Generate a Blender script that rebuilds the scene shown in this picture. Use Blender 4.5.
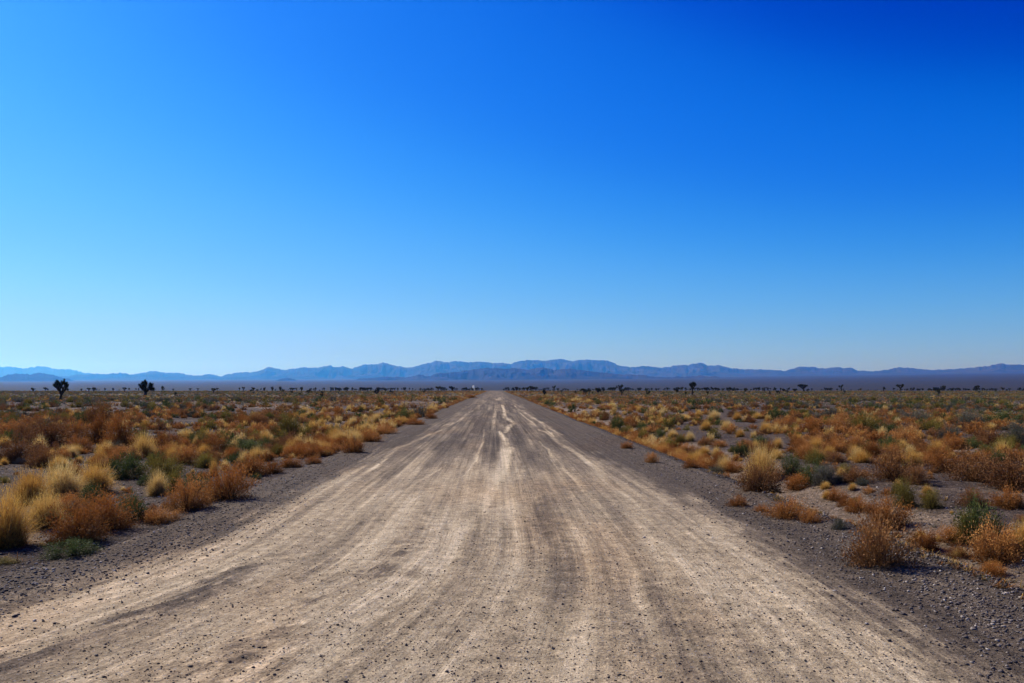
import bpy, math, random
import numpy as np
from mathutils import Vector, Matrix

# ------------------------------------------------------------------ camera, light, exposure
C = bpy.context.scene
for o in list(bpy.data.objects): bpy.data.objects.remove(o)
FPX = 796.0; EYE = 1.7
YAW = math.atan(17 / FPX); PITCH = math.atan(46.5 / FPX)
SUN_AZ = math.radians(-50); SUN_EL = math.radians(41)

cam = bpy.data.cameras.new('camera'); co = bpy.data.objects.new('camera', cam)
C.collection.objects.link(co); C.camera = co
cam.sensor_width = 36; cam.lens = 36 * FPX / 1024
cam.clip_start = 0.1; cam.clip_end = 200000
co.location = (0, 0, EYE); co.rotation_euler = (math.pi / 2 + PITCH, 0, -YAW)

w = bpy.data.worlds.new('World'); C.world = w; w.use_nodes = True
nt = w.node_tree; nt.nodes.clear()
sky = nt.nodes.new('ShaderNodeTexSky'); sky.sky_type = 'NISHITA'; sky.sun_disc = False
sky.sun_elevation = SUN_EL; sky.sun_rotation = SUN_AZ % (2 * math.pi)
sky.altitude = 1400; sky.air_density = 1.0; sky.dust_density = 0.3; sky.ozone_density = 3.0
EXPO = 0.45
# the photograph's sky is graded deep and saturated: a colour curve on the Sky Texture
pre = nt.nodes.new('ShaderNodeVectorMath'); pre.operation = 'SCALE'; pre.inputs['Scale'].default_value = 0.10
crv = nt.nodes.new('ShaderNodeRGBCurve')
def set_curve(c, pts):
    while len(c.points) > 2: c.points.remove(c.points[1])
    c.points[0].location = pts[0]; c.points[-1].location = pts[-1]
    for p in pts[1:-1]: c.points.new(*p)
set_curve(crv.mapping.curves[0], [(0, 0), (.15, .0), (.20, .018), (.30, .10), (.40, .185), (.50, .265), (.62, .335), (.80, .38), (1, .40)])
set_curve(crv.mapping.curves[1], [(0, 0), (.17, .01), (.20, .035), (.24, .115), (.30, .175), (.355, .25), (.47, .385), (.60, .49), (.71, .565), (.85, .60), (1, .61)])
set_curve(crv.mapping.curves[2], [(0, 0), (.30, .32), (.37, .48), (.455, .74), (.55, .85), (.65, .93), (.80, .98), (1, 1.0)])
crv.mapping.update()
post = nt.nodes.new('ShaderNodeVectorMath'); post.operation = 'SCALE'; post.inputs['Scale'].default_value = 10.0 / 2 ** EXPO
bg = nt.nodes.new('ShaderNodeBackground'); bg.inputs['Strength'].default_value = 0.10
wo = nt.nodes.new('ShaderNodeOutputWorld')
nt.links.new(sky.outputs[0], pre.inputs[0]); nt.links.new(pre.outputs[0], crv.inputs['Color']); nt.links.new(crv.outputs[0], post.inputs[0])
nt.links.new(post.outputs[0], bg.inputs['Color']); nt.links.new(bg.outputs[0], wo.inputs['Surface'])

sl = bpy.data.lights.new('sun', 'SUN'); so = bpy.data.objects.new('sun', sl); C.collection.objects.link(so)
sl.energy = 4.6; sl.angle = math.radians(0.5); sl.color = (1.0, 0.95, 0.87)
sdir = Vector((math.sin(SUN_AZ) * math.cos(SUN_EL), math.cos(SUN_AZ) * math.cos(SUN_EL), math.sin(SUN_EL)))
so.rotation_euler = sdir.to_track_quat('Z', 'Y').to_euler()
so.location = (0, 0, 50)

C.view_settings.view_transform = 'Standard'; C.view_settings.look = 'None'
C.view_settings.exposure = EXPO; C.view_settings.gamma = 1; C.view_settings.use_curve_mapping = False
C.render.engine = 'CYCLES'
C.cycles.max_bounces = 6; C.cycles.volume_bounces = 1; C.cycles.transparent_max_bounces = 12
HAZE_DENSITY = 4.8e-5

rng = np.random.default_rng(7); random.seed(7)

# ------------------------------------------------------------------ numeric helpers
def _hash(ix, iy, seed):
    n = (ix.astype(np.int64) * 374761393 + iy.astype(np.int64) * 668265263 + seed * 1442695041) & 0xffffffff
    n = ((n ^ (n >> 13)) * 1274126177) & 0xffffffff
    n = (n ^ (n >> 16)) & 0xffffffff
    return n / 4294967295.0
def vnoise(x, y, seed=0):
    x = np.asarray(x, float); y = np.asarray(y, float)
    ix = np.floor(x); iy = np.floor(y); fx = x - ix; fy = y - iy
    ix = ix.astype(np.int64); iy = iy.astype(np.int64)
    fx = fx * fx * (3 - 2 * fx); fy = fy * fy * (3 - 2 * fy)
    a = _hash(ix, iy, seed); b = _hash(ix + 1, iy, seed); c = _hash(ix, iy + 1, seed); d = _hash(ix + 1, iy + 1, seed)
    return (a * (1 - fx) + b * fx) * (1 - fy) + (c * (1 - fx) + d * fx) * fy
def fbm(x, y, seed=0, oct=4, gain=0.5):
    s = 0; a = 1; t = 0
    for i in range(oct):
        s = s + a * vnoise(x * 2 ** i, y * 2 ** i, seed + 17 * i); t += a; a *= gain
    return s / t                                             # 0..1
def sstep(a, b, x):
    t = np.clip((x - a) / (b - a), 0, 1); return t * t * (3 - 2 * t)

RW = 4.05                                                    # half width of the graded road
def road_l(y):                                               # left edge bulges where the road widens near the camera
    return -RW - 0.9 * sstep(9.5, 5.0, y) + 0.34 * (fbm(y * 0.22, y * 0 + 3, 5, 4, 0.55) - 0.5)
def road_r(y):
    return RW + 0.34 * (fbm(y * 0.22, y * 0 + 9, 6, 4, 0.55) - 0.5)

def H(x, y):
    x = np.asarray(x, float); y = np.asarray(y, float)
    r = np.sqrt(x * x + y * y)
    d = np.where(x > 0, x - road_r(y), road_l(y) - x)         # distance outside the road edge
    right = x > 0
    dd = np.maximum(d, 0)
    # right: spoil berm, slope away to a shallow ditch, then a low bank
    fr = sstep(140, 60, y)
    zr = 0.05 * np.exp(-((d - 0.15) / 0.25) ** 2) - 0.40 * sstep(0.2, 1.05, dd) * (0.35 + 0.65 * fr) + 0.26 * sstep(1.6, 2.9, dd) * fr
    zl = -0.10 * sstep(0.7, 1.8, dd)
    z = np.where(right, zr, zl)
    m = sstep(0.4, 1.6, dd)
    z = z + m * (0.10 * (fbm(x * 0.8, y * 0.8, 11, 4) - 0.5) + 0.06 * (fbm(x * 3.1, y * 3.1, 31, 3) - 0.5)
                 + 0.35 * (fbm(x * 0.03, y * 0.03, 12, 3) - 0.5) * sstep(10, 60, dd))
    m2 = sstep(1.2, 2.2, dd) * right * sstep(60, 20, r)
    z = z + m2 * 0.10 * (fbm(x * 4.5, y * 4.5, 41, 3) - 0.5)
    # far away: the plain tips down, then the bajada climbs to the mountains
    az = np.arctan2(x, np.maximum(y, 1e-3))
    up = 1.0 + 0.35 * np.clip(az / 0.6, -1, 1)
    far = -9.0 * sstep(480, 2200, r) + 225 * up * np.clip((r - 1800) / 17000, 0, 1.6) ** 1.12
    return z + far

def ray(px, py):
    f = Matrix.Rotation(-YAW, 3, 'Z') @ Matrix.Rotation(PITCH, 3, 'X') @ Vector(((px - 512) / FPX, 1.0, (341.5 - py) / FPX))
    return f
def at(px, py):
    d = ray(px, py); z = 0.0
    for _ in range(12):
        t = (z - EYE) / d.z; x, y = d.x * t, d.y * t
        z = 0.5 * z + 0.5 * float(H(x, y))
    return x, y, float(H(x, y))

def link(o, parent=None):
    C.collection.objects.link(o)
    if parent: o.parent = parent
    return o
def tag(o, label=None, cat=None, group=None, kind=None):
    for k, v in (('label', label), ('category', cat), ('group', group), ('kind', kind)):
        if v: o[k] = v
    return o
def mesh_np(name, V, F, mats, attrs=None, smooth=False, midx=None, uv=None):
    """V (n,3); F (m,3) or (m,4)"""
    me = bpy.data.meshes.new(name); V = np.ascontiguousarray(V, np.float32); F = np.ascontiguousarray(F, np.int32)
    k = F.shape[1]
    me.vertices.add(len(V)); me.vertices.foreach_set('co', V.ravel())
    me.loops.add(F.size); me.loops.foreach_set('vertex_index', F.ravel())
    me.polygons.add(len(F)); me.polygons.foreach_set('loop_start', np.arange(0, F.size, k, dtype=np.int32))
    me.polygons.foreach_set('loop_total', np.full(len(F), k, np.int32))
    if smooth: me.polygons.foreach_set('use_smooth', np.ones(len(F), bool))
    if midx is not None: me.polygons.foreach_set('material_index', np.ascontiguousarray(midx, np.int32))
    for an, av in (attrs or {}).items():
        a = me.attributes.new(an, 'FLOAT', 'POINT'); a.data.foreach_set('value', np.ascontiguousarray(av, np.float32))
    if uv is not None:
        l = me.uv_layers.new(name='UVMap'); l.data.foreach_set('uv', np.ascontiguousarray(uv[F.ravel()], np.float32).ravel())
    for m in (mats if isinstance(mats, list) else [mats]): me.materials.append(m)
    me.update(calc_edges=True); me.validate()
    return me
def grid_faces(nx, ny):
    i = np.arange(nx - 1)[None, :] + np.arange(ny - 1)[:, None] * nx
    i = i.ravel(); return np.stack([i, i + 1, i + nx + 1, i + nx], 1)

# ------------------------------------------------------------------ node helpers
def mat(name):
    m = bpy.data.materials.new(name); m.use_nodes = True; m.node_tree.nodes.clear(); return m, m.node_tree
class N:
    def __init__(s, nt): s.nt = nt
    def _in(s, sock, v):
        if v is None: return
        if hasattr(v, 'is_output') or isinstance(v, bpy.types.NodeSocket): s.nt.links.new(v, sock)
        else: sock.default_value = v
    def math(s, op, a, b=None, c=None, clamp=False):
        n = s.nt.nodes.new('ShaderNodeMath'); n.operation = op; n.use_clamp = clamp
        for i, v in enumerate((a, b, c)): s._in(n.inputs[i], v)
        return n.outputs[0]
    def mix(s, f, a, b, mode='MIX'):
        n = s.nt.nodes.new('ShaderNodeMix'); n.data_type = 'RGBA'; n.blend_type = mode; n.clamp_factor = True
        s._in(n.inputs[0], f); s._in(n.inputs[6], a); s._in(n.inputs[7], b); return n.outputs[2]
    def attr(s, name):
        n = s.nt.nodes.new('ShaderNodeAttribute'); n.attribute_name = name; return n.outputs['Fac']
    def pos(s):                                              # world position, moved off the noise lattice
        a = s.nt.nodes.new('ShaderNodeVectorMath'); a.operation = 'ADD'; s.nt.links.new(s.nt.nodes.new('ShaderNodeNewGeometry').outputs['Position'], a.inputs[0])
        a.inputs[1].default_value = (117.313, 205.771, 33.437); return a.outputs[0]
    def mapping(s, v, scale=(1, 1, 1), loc=(0, 0, 0), rot=(0, 0, 0)):
        n = s.nt.nodes.new('ShaderNodeMapping'); s._in(n.inputs[0], v)
        n.inputs['Location'].default_value = loc; n.inputs['Rotation'].default_value = rot; n.inputs['Scale'].default_value = scale; return n.outputs[0]
    def noise(s, v, scale=1, detail=4, rough=0.55, dist=0):
        n = s.nt.nodes.new('ShaderNodeTexNoise'); s._in(n.inputs['Vector'], v)
        n.inputs['Scale'].default_value = scale; n.inputs['Detail'].default_value = detail; n.inputs['Roughness'].default_value = rough; n.inputs['Distortion'].default_value = dist
        return n.outputs[0]
    def voro(s, v, scale=1, feature='F1', rand=1):
        n = s.nt.nodes.new('ShaderNodeTexVoronoi'); n.feature = feature; s._in(n.inputs['Vector'], v)
        n.inputs['Scale'].default_value = scale; n.inputs['Randomness'].default_value = rand; return n.outputs
    def ramp(s, f, stops):
        n = s.nt.nodes.new('ShaderNodeValToRGB'); s._in(n.inputs[0], f); e = n.color_ramp.elements
        while len(e) < len(stops): e.new(0.5)
        for i, (p, c) in enumerate(stops):
            e[i].position = p; e[i].color = (c[0], c[1], c[2], 1) if not isinstance(c, (int, float)) else (c, c, c, 1)
        return n.outputs[0]
    def rng(s, v, a, b, c=0, d=1):
        n = s.nt.nodes.new('ShaderNodeMapRange'); s._in(n.inputs[0], v)
        for i, q in enumerate((a, b, c, d)): n.inputs[i + 1].default_value = q
        return n.outputs[0]
    def sep(s, c):
        n = s.nt.nodes.new('ShaderNodeSeparateColor'); s._in(n.inputs[0], c); return n.outputs
    def bump(s, h, strength, dist, normal=None):
        n = s.nt.nodes.new('ShaderNodeBump'); s._in(n.inputs['Height'], h); n.inputs['Strength'].default_value = strength; n.inputs['Distance'].default_value = dist
        if normal: s._in(n.inputs['Normal'], normal)
        return n.outputs[0]
    def out(s, sh):
        o = s.nt.nodes.new('ShaderNodeOutputMaterial'); s.nt.links.new(sh, o.inputs['Surface'])
    def bsdf(s, col, rough=0.9, normal=None, spec=0.2):
        n = s.nt.nodes.new('ShaderNodeBsdfPrincipled'); s._in(n.inputs['Base Color'], col); s._in(n.inputs['Roughness'], rough)
        n.inputs['Specular IOR Level'].default_value = spec
        if normal: s._in(n.inputs['Normal'], normal)
        return n.outputs[0]
def rgb(r, g, b): return (r, g, b, 1.0)

# ------------------------------------------------------------------ materials
def road_material():
    m, nt = mat('graded_dirt'); n = N(nt)
    uvn = nt.nodes.new('ShaderNodeUVMap'); uvn.uv_map = 'UVMap'; uv = uvn.outputs[0]
    P = n.pos()
    def streak(rot, sx, sy, off, det=4, ro=0.6):
        return n.noise(n.mapping(uv, (sx, sy, 1), off, (0, 0, rot)), 1, det, ro)
    broad = n.noise(n.mapping(uv, (0.8, 0.06, 1), (0.37, 0.61, 0.43)), 1, 3, 0.5, 0.4)
    sel = n.rng(n.noise(n.mapping(P, (0.55, 0.10, 1), (4.43, 9.37, 0.57)), 1, 2), 0.44, 0.56)
    mid = n.mix(sel, streak(0.012, 2.6, 0.05, (3.37, 1.61, 0.43), 6, 0.65), streak(-0.03, 2.3, 0.06, (13.73, 5.29, 0.71), 6, 0.65))
    fine = n.mix(sel, streak(-0.01, 15, 0.22, (9.41, 4.57, 0.31), 4, 0.7), streak(0.05, 12, 0.26, (2.63, 8.33, 0.57), 4, 0.7))
    tread = n.mix(sel, streak(0.02, 55, 1.6, (2.29, 7.47, 0.37), 2), streak(-0.06, 48, 1.8, (6.59, 3.71, 0.61), 2))
    tmask = n.rng(n.noise(n.mapping(P, (0.8, 0.12, 1), (7.61, 2.33, 0.41)), 1, 3), 0.42, 0.62, 0.12, 1.0)
    patch = n.noise(n.mapping(P, (1.3, 0.28, 1), (0.41, 0.73, 0.59)), 1, 7, 0.7)
    blot = n.noise(P, 7, 5, 0.7)
    grain = n.ramp(n.noise(P, 6, 9, 0.82), [(0.34, 0.34), (0.46, 0.86), (0.56, 1.08), (0.68, 1.65)])
    lines = n.ramp(n.noise(n.mapping(uv, (9, 0.05, 1), (31.43, 2.57, 0.37), (0, 0, 0.01)), 1, 6, 0.72), [(0.38, 0.62), (0.5, 1.0), (0.62, 1.28)])
    dust = n.attr('dust'); shoulder = n.attr('shoulder'); far = n.attr('far')
    f = n.math('MULTIPLY_ADD', broad, 0.35, n.math('MULTIPLY', mid, 0.95))
    f = n.math('MULTIPLY_ADD', n.math('SUBTRACT', fine, 0.5), n.math('MULTIPLY', tmask, 0.62), f)
    f = n.math('MULTIPLY_ADD', n.math('SUBTRACT', tread, 0.5), n.math('MULTIPLY', tmask, 0.30), f)
    f = n.math('MULTIPLY_ADD', patch, 0.50, f)
    f = n.math('MULTIPLY_ADD', blot, 0.36, f)                    # mean about 1.18
    f = n.math('SUBTRACT', f, n.math('MULTIPLY', far, 0.30))
    f = n.rng(f, 0.70, 1.26)
    f = n.math('SUBTRACT', f, n.math('MULTIPLY', shoulder, 0.85))
    f = n.math('MULTIPLY_ADD', n.math('MULTIPLY', dust, n.rng(patch, 0.35, 0.6, 0.6, 1.2)), 0.62, f, clamp=True)
    col = n.ramp(f, [(0.0, (0.112, 0.084, 0.060)), (0.35, (0.222, 0.168, 0.112)), (0.65, (0.42, 0.322, 0.202)), (1.0, (0.60, 0.475, 0.312))])
    col = n.mix(0.85, col, n.mix(1.0, col, grain, 'MULTIPLY'))
    col = n.mix(n.math('MULTIPLY_ADD', far, 0.35, 0.5), col, n.mix(1.0, col, lines, 'MULTIPLY'))
    # warm tan patches
    warm = n.noise(n.mapping(P, (0.5, 0.16, 1), (20.37, 3.61, 0.43)), 1, 3)
    col = n.mix(n.rng(warm, 0.5, 0.75, 0, 0.5), col, n.mix(1.0, col, rgb(1.0, 0.80, 0.62), 'MULTIPLY'))
    # grit
    v = n.voro(P, 75); g = n.sep(v['Color'])
    grit = n.ramp(g[0], [(0.0, 0.45), (0.25, 0.78), (0.6, 1.0), (1.0, 1.35)])
    col = n.mix(n.math('MULTIPLY_ADD', n.math('SUBTRACT', 1.0, f, clamp=True), 0.5, 0.42), col, n.mix(1.0, col, grit, 'MULTIPLY'))
    v2 = n.voro(P, 26); g2 = n.sep(v2['Color'])
    peb = n.math('MULTIPLY', n.math('GREATER_THAN', g2[1], 0.82), n.math('LESS_THAN', v2['Distance'], 0.26))
    col = n.mix(n.math('MULTIPLY', peb, 0.75), col, n.mix(g2[2], rgb(0.06, 0.05, 0.055), rgb(0.30, 0.27, 0.26)))
    h = n.math('MULTIPLY', tmask, n.math('MULTIPLY_ADD', tread, 0.012, n.math('MULTIPLY', fine, 0.018)))
    h = n.math('MULTIPLY_ADD', mid, 0.03, h)
    h = n.math('MULTIPLY_ADD', blot, 0.02, h)
    h = n.math('MULTIPLY_ADD', n.noise(P, 24, 5, 0.75), 0.030, h)
    h = n.math('MULTIPLY_ADD', n.math('MULTIPLY', g[1], n.math('SUBTRACT', 1.1, f)), 0.006, h)
    h = n.math('MULTIPLY_ADD', peb, 0.012, h)
    n.out(n.bsdf(col, 0.95, n.bump(h, 0.9, 1.0), 0.1)); return m

def soil_material():
    m, nt = mat('desert_gravel_soil'); n = N(nt); P = n.pos()
    tan = n.attr('tan'); scrub = n.attr('scrub'); dark = n.attr('spoil')
    p1 = n.noise(P, 0.5, 5, 0.6); p2 = n.noise(P, 2.3, 5, 0.65)
    base = n.ramp(n.math('MULTIPLY_ADD', p1, 0.6, n.math('MULTIPLY', p2, 0.4)),
                  [(0.32, (0.060, 0.042, 0.033)), (0.5, (0.098, 0.069, 0.052)), (0.68, (0.17, 0.122, 0.086))])
    tc = n.ramp(p2, [(0.3, (0.17, 0.12, 0.08)), (0.7, (0.33, 0.24, 0.165))])
    tf = n.math('ADD', tan, n.rng(p2, 0.3, 0.7, -0.25, 0.25), clamp=True)
    col = n.mix(n.math('MULTIPLY', tf, n.math('GREATER_THAN', tan, 0.001)), base, tc)
    col = n.mix(dark, col, n.mix(p2, rgb(0.045, 0.035, 0.028), rgb(0.12, 0.09, 0.068)))
    v = n.voro(P, 48); g = n.sep(v['Color'])
    v2 = n.voro(P, 17); g2 = n.sep(v2['Color'])
    col = n.mix(0.75, col, n.mix(1.0, col, n.ramp(g[0], [(0, 0.35), (0.35, 0.8), (0.7, 1.1), (0.93, 1.5), (1, 2.4)]), 'MULTIPLY'))
    grain = n.ramp(n.noise(P, 5, 9, 0.82), [(0.34, 0.30), (0.46, 0.85), (0.56, 1.08), (0.68, 1.9)])
    col = n.mix(0.9, col, n.mix(1.0, col, grain, 'MULTIPLY'))
    big = n.math('MULTIPLY', n.math('GREATER_THAN', g2[0], 0.75), n.math('LESS_THAN', v2['Distance'], 0.32))
    col = n.mix(n.math('MULTIPLY', big, 0.8), col, n.mix(g2[1], rgb(0.10, 0.08, 0.08), rgb(0.42, 0.36, 0.32)))
    # far off the plants cannot be told apart: the plain takes on their mixed colour
    s1 = n.noise(n.mapping(P, (0.16, 0.10, 1)), 1, 6, 0.75); s2 = n.noise(n.mapping(P, (0.012, 0.02, 1), (5, 5, 0)), 1, 4, 0.6)
    sc = n.ramp(s1, [(0.3, (0.035, 0.036, 0.022)), (0.45, (0.075, 0.064, 0.042)), (0.55, (0.125, 0.09, 0.055)), (0.72, (0.22, 0.17, 0.11))])
    sc = n.mix(n.rng(s2, 0.4, 0.6, 0, 0.6), sc, n.mix(1.0, sc, rgb(0.75, 0.9, 0.9), 'MULTIPLY'))
    col = n.mix(scrub, col, sc)
    deep = n.attr('deep'); col = n.mix(deep, col, n.mix(n.noise(n.mapping(P, (0.0012, 0.00035, 1)), 1, 5, 0.6), rgb(0.012, 0.012, 0.010), rgb(0.048, 0.038, 0.030)))
    h = n.math('MULTIPLY_ADD', n.math('SUBTRACT', 1, v['Distance']), 0.010, n.math('MULTIPLY', g[1], 0.012))
    h = n.math('MULTIPLY_ADD', big, 0.025, h)
    h = n.math('MULTIPLY_ADD', n.noise(P, 12, 6, 0.8), 0.10, h)
    n.out(n.bsdf(col, 0.95, n.bump(h, 1.0, 1.0), 0.1)); return m

def rock_material(name, a, b):
    m, nt = mat(name); n = N(nt); P = n.pos()
    k = n.noise(n.mapping(P, (0.0011, 0.0011, 0.004)), 1, 7, 0.65)
    n.out(n.bsdf(n.ramp(k, [(0.35, a), (0.65, b)]), 1.0, n.bump(k, 0.6, 250), 0.0)); return m

def stone_material():
    m, nt = mat('desert_stone'); n = N(nt)
    r = n.attr('rnd'); P = n.pos()
    col = n.ramp(r, [(0.0, (0.045, 0.037, 0.038)), (0.5, (0.095, 0.075, 0.066)), (0.85, (0.19, 0.155, 0.13)), (1.0, (0.45, 0.39, 0.33))])
    col = n.mix(0.5, col, n.mix(1.0, col, n.ramp(n.noise(P, 90, 3), [(0.3, 0.6), (0.7, 1.3)]), 'MULTIPLY'))
    n.out(n.bsdf(col, 0.85, n.bump(n.noise(P, 60, 3), 0.4, 0.01), 0.2)); return m

def plant_material(name, stops_low, stops_high, trans=0.35, spread=1.0):
    """colour runs with the height in the plant (brown base with inner shade painted in, seed heads above) and from plant to plant"""
    m, nt = mat(name); n = N(nt)
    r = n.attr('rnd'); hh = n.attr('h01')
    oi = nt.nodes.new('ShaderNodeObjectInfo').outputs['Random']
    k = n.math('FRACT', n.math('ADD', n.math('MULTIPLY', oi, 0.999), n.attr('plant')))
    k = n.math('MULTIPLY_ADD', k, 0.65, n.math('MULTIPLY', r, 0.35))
    col = n.mix(n.rng(hh, 0.15, 0.8), n.ramp(k, stops_low), n.ramp(k, stops_high))  # darker low colours paint the shade inside the plant into its lower foliage
    b = n.bsdf(col, 0.8, None, 0.15)
    t = nt.nodes.new('ShaderNodeBsdfTranslucent'); nt.links.new(col, t.inputs['Color'])
    mx = nt.nodes.new('ShaderNodeMixShader'); mx.inputs[0].default_value = trans
    nt.links.new(b, mx.inputs[1]); nt.links.new(t.outputs[0], mx.inputs[2]); n.out(mx.outputs[0]); return m

M_ROAD = road_material(); M_SOIL = soil_material(); M_STONE = stone_material()
M = {
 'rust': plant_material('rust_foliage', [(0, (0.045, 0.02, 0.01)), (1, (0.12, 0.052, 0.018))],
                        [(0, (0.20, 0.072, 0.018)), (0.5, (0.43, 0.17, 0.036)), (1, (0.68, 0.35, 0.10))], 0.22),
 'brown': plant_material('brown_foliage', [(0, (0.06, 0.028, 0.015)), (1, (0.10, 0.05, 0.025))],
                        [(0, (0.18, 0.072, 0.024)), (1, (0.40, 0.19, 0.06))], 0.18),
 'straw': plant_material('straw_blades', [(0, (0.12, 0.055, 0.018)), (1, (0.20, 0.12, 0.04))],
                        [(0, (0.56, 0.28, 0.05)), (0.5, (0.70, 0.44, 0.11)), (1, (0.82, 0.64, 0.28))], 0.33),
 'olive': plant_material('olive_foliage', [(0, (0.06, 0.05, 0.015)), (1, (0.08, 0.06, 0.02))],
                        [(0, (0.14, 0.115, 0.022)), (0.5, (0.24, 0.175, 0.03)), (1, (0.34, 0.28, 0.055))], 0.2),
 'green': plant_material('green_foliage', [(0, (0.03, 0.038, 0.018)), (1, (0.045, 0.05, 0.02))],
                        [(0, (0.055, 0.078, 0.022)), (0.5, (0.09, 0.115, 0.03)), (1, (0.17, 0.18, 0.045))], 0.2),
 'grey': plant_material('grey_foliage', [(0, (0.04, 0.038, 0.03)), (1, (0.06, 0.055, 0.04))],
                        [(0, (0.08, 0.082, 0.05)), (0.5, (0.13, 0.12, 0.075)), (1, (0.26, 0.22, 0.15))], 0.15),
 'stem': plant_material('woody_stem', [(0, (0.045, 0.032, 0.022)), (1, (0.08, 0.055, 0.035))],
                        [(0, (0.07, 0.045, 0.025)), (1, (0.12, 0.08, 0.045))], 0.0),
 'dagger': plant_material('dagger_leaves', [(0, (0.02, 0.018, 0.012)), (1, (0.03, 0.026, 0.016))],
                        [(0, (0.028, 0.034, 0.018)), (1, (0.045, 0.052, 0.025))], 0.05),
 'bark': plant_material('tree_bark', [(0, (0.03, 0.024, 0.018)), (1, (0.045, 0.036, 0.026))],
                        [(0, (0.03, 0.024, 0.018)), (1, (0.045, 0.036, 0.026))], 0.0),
}

# ------------------------------------------------------------------ terrain (one sheet to the horizon)
def axis(n, a, lo, hi, c):
    s = np.linspace(math.asinh((lo - c) / a), math.asinh((hi - c) / a), n); return c + a * np.sinh(s)
xs = axis(1050, 3.5, -50000, 50000, 0.0); ys = axis(950, 5.0, -6000, 43000, 6.0)
X, Y = np.meshgrid(xs, ys); Z = H(X, Y)
dR = np.where(X > 0, X - road_r(Y), road_l(Y) - X)
R = np.hypot(X, Y)
inroad = (dR < 0.0) & (R < 1400)
Zt = np.where(inroad, Z - 0.14 * sstep(0.0, -0.35, dR), Z)
tan = sstep(0.75, 1.25, dR + 0.3 * (fbm(X * 1.3, Y * 1.3, 77, 3) - 0.5)) * sstep(3.2, 2.1, dR + 1.4 * (fbm(X * 0.5, Y * 0.5, 78, 3) - 0.5)) * (X > 0) * sstep(150, 40, Y)
tan = np.maximum(tan, 0.9 * sstep(0.60, 0.72, fbm(X * 0.14, Y * 0.14, 79, 4)) * sstep(1.0, 3.0, dR))
tan = np.maximum(tan, 0.6 * (X < 0) * sstep(0.6, 1.2, dR) * sstep(3.0, 1.6, dR) * sstep(12, 8, Y))
spoil = sstep(1.35, 0.8, dR + 0.5 * (fbm(X * 2, Y * 2, 80, 3) - 0.5)) * (X > 0) * sstep(90, 40, Y) * 0.8
scrub = sstep(80, 300, R); deep = sstep(500, 1500, R)
me = mesh_np('desert_ground', np.stack([X.ravel(), Y.ravel(), Zt.ravel()], 1), grid_faces(len(xs), len(ys)), M_SOIL,
             {'tan': tan.ravel(), 'scrub': scrub.ravel(), 'spoil': spoil.ravel(), 'deep': deep.ravel()}, smooth=True)
tag(link(bpy.data.objects.new('desert_ground', me)), kind='structure')

# ------------------------------------------------------------------ road
v = np.concatenate([np.linspace(560, 2.6, 900)])
ry = np.concatenate([np.linspace(-60, 2.3, 60), EYE * FPX / v])
cols = np.linspace(0, 1, 330)
RY, T = np.meshgrid(ry, cols, indexing='ij')
RX = (road_l(RY) - 0.12) * (1 - T) + (road_r(RY) + 0.12) * T
def flow(x, y):
    t = np.clip((9.4 - y) / 3.4, 0, None); s = 0.22 * 3.4 * np.where(t < 1, t ** 3 - 0.5 * t ** 4, t - 0.5)
    return x + s * (1.7 - 1.5 * sstep(-5.0, 3.5, x))
def dist_poly(px, py, pts, w0):
    best = np.full(px.shape, 0.0)
    for (ax, ay, aw), (bx, by, bw) in zip(pts[:-1], pts[1:]):
        if abs(by - ay) < 1e-6: continue
        t = (py - ay) / (by - ay); ok = (t >= 0) & (t <= 1)
        cx = ax + (bx - ax) * t; ww = (aw + (bw - aw) * t) * w0
        best = np.maximum(best, np.where(ok, sstep(1.45, 0.1, np.abs(px - cx) / np.maximum(ww, 1e-3)), 0))
    return best
def tr(pts):                                                  # tyre track: pixel points of the photograph turned into points on the road
    out = []
    for px, py, wpx in pts:
        d = ray(px, py); t = -EYE / d.z; out.append((d.x * t, d.y * t, 0.5 * wpx * d.y * t / FPX))
    return out
tracks = [
 [(481, 405, 2), (459, 421, 5), (430, 436, 6), (400, 449, 7), (330, 498, 9), (262, 552, 12), (190, 590, 8)],
 [(411, 435, 3), (395, 439, 5), (382, 446, 7), (364, 459, 8), (300, 492, 4)],
 [(496, 405, 1.5), (494, 418, 6), (492, 431, 3)],
 [(499, 432, 2), (504, 441, 9), (507, 450, 13), (502, 466, 15), (491, 492, 15), (478, 515, 16), (450, 560, 14), (420, 600, 10)],
 [(502, 405, 3), (504, 413, 4), (504.5, 418, 6), (514, 424, 7), (508, 428, 8), (505, 434, 4)],
 [(484, 430, 2), (484, 440, 3), (473, 461, 4), (462, 480, 2)],
 [(511, 404, 2), (519, 410, 3), (527, 415, 4), (544, 425, 5), (552, 430, 6), (561, 436, 2)],
 [(544, 425, 2), (546, 431, 4), (553, 438, 2)],
 [(517, 411, 2), (537, 428, 3), (566, 449, 7), (600, 474, 9), (632, 510, 10), (655, 560, 12), (680, 620, 14), (705, 680, 14)],
 [(541, 443, 1.5), (548, 451, 3), (556, 467, 3)],
 [(500, 398, 6), (499, 400, 8), (498, 401, 4)],
 [(560, 470, 4), (600, 520, 8), (640, 590, 10), (665, 660, 8)],
 [(440, 470, 3), (380, 510, 6), (300, 560, 10), (200, 620, 8)],
 [(420, 500, 3), (350, 560, 10), (250, 640, 12), (190, 683, 8)],
]
UX = flow(RX, RY)
dust = np.zeros_like(RX)
wob = 0.30 * (fbm(RX * 1.5, RY * 0.35, 51, 4) - 0.5)
for ti, tt in enumerate(tracks): dust = np.maximum(dust, {2: 0.7, 3: 1.7, 4: 1.4}.get(ti, 0.75) * dist_poly(RX + (0.25 if ti in (2, 3, 4) else 1) * wob, RY, tr(tt), 1.0))
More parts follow.
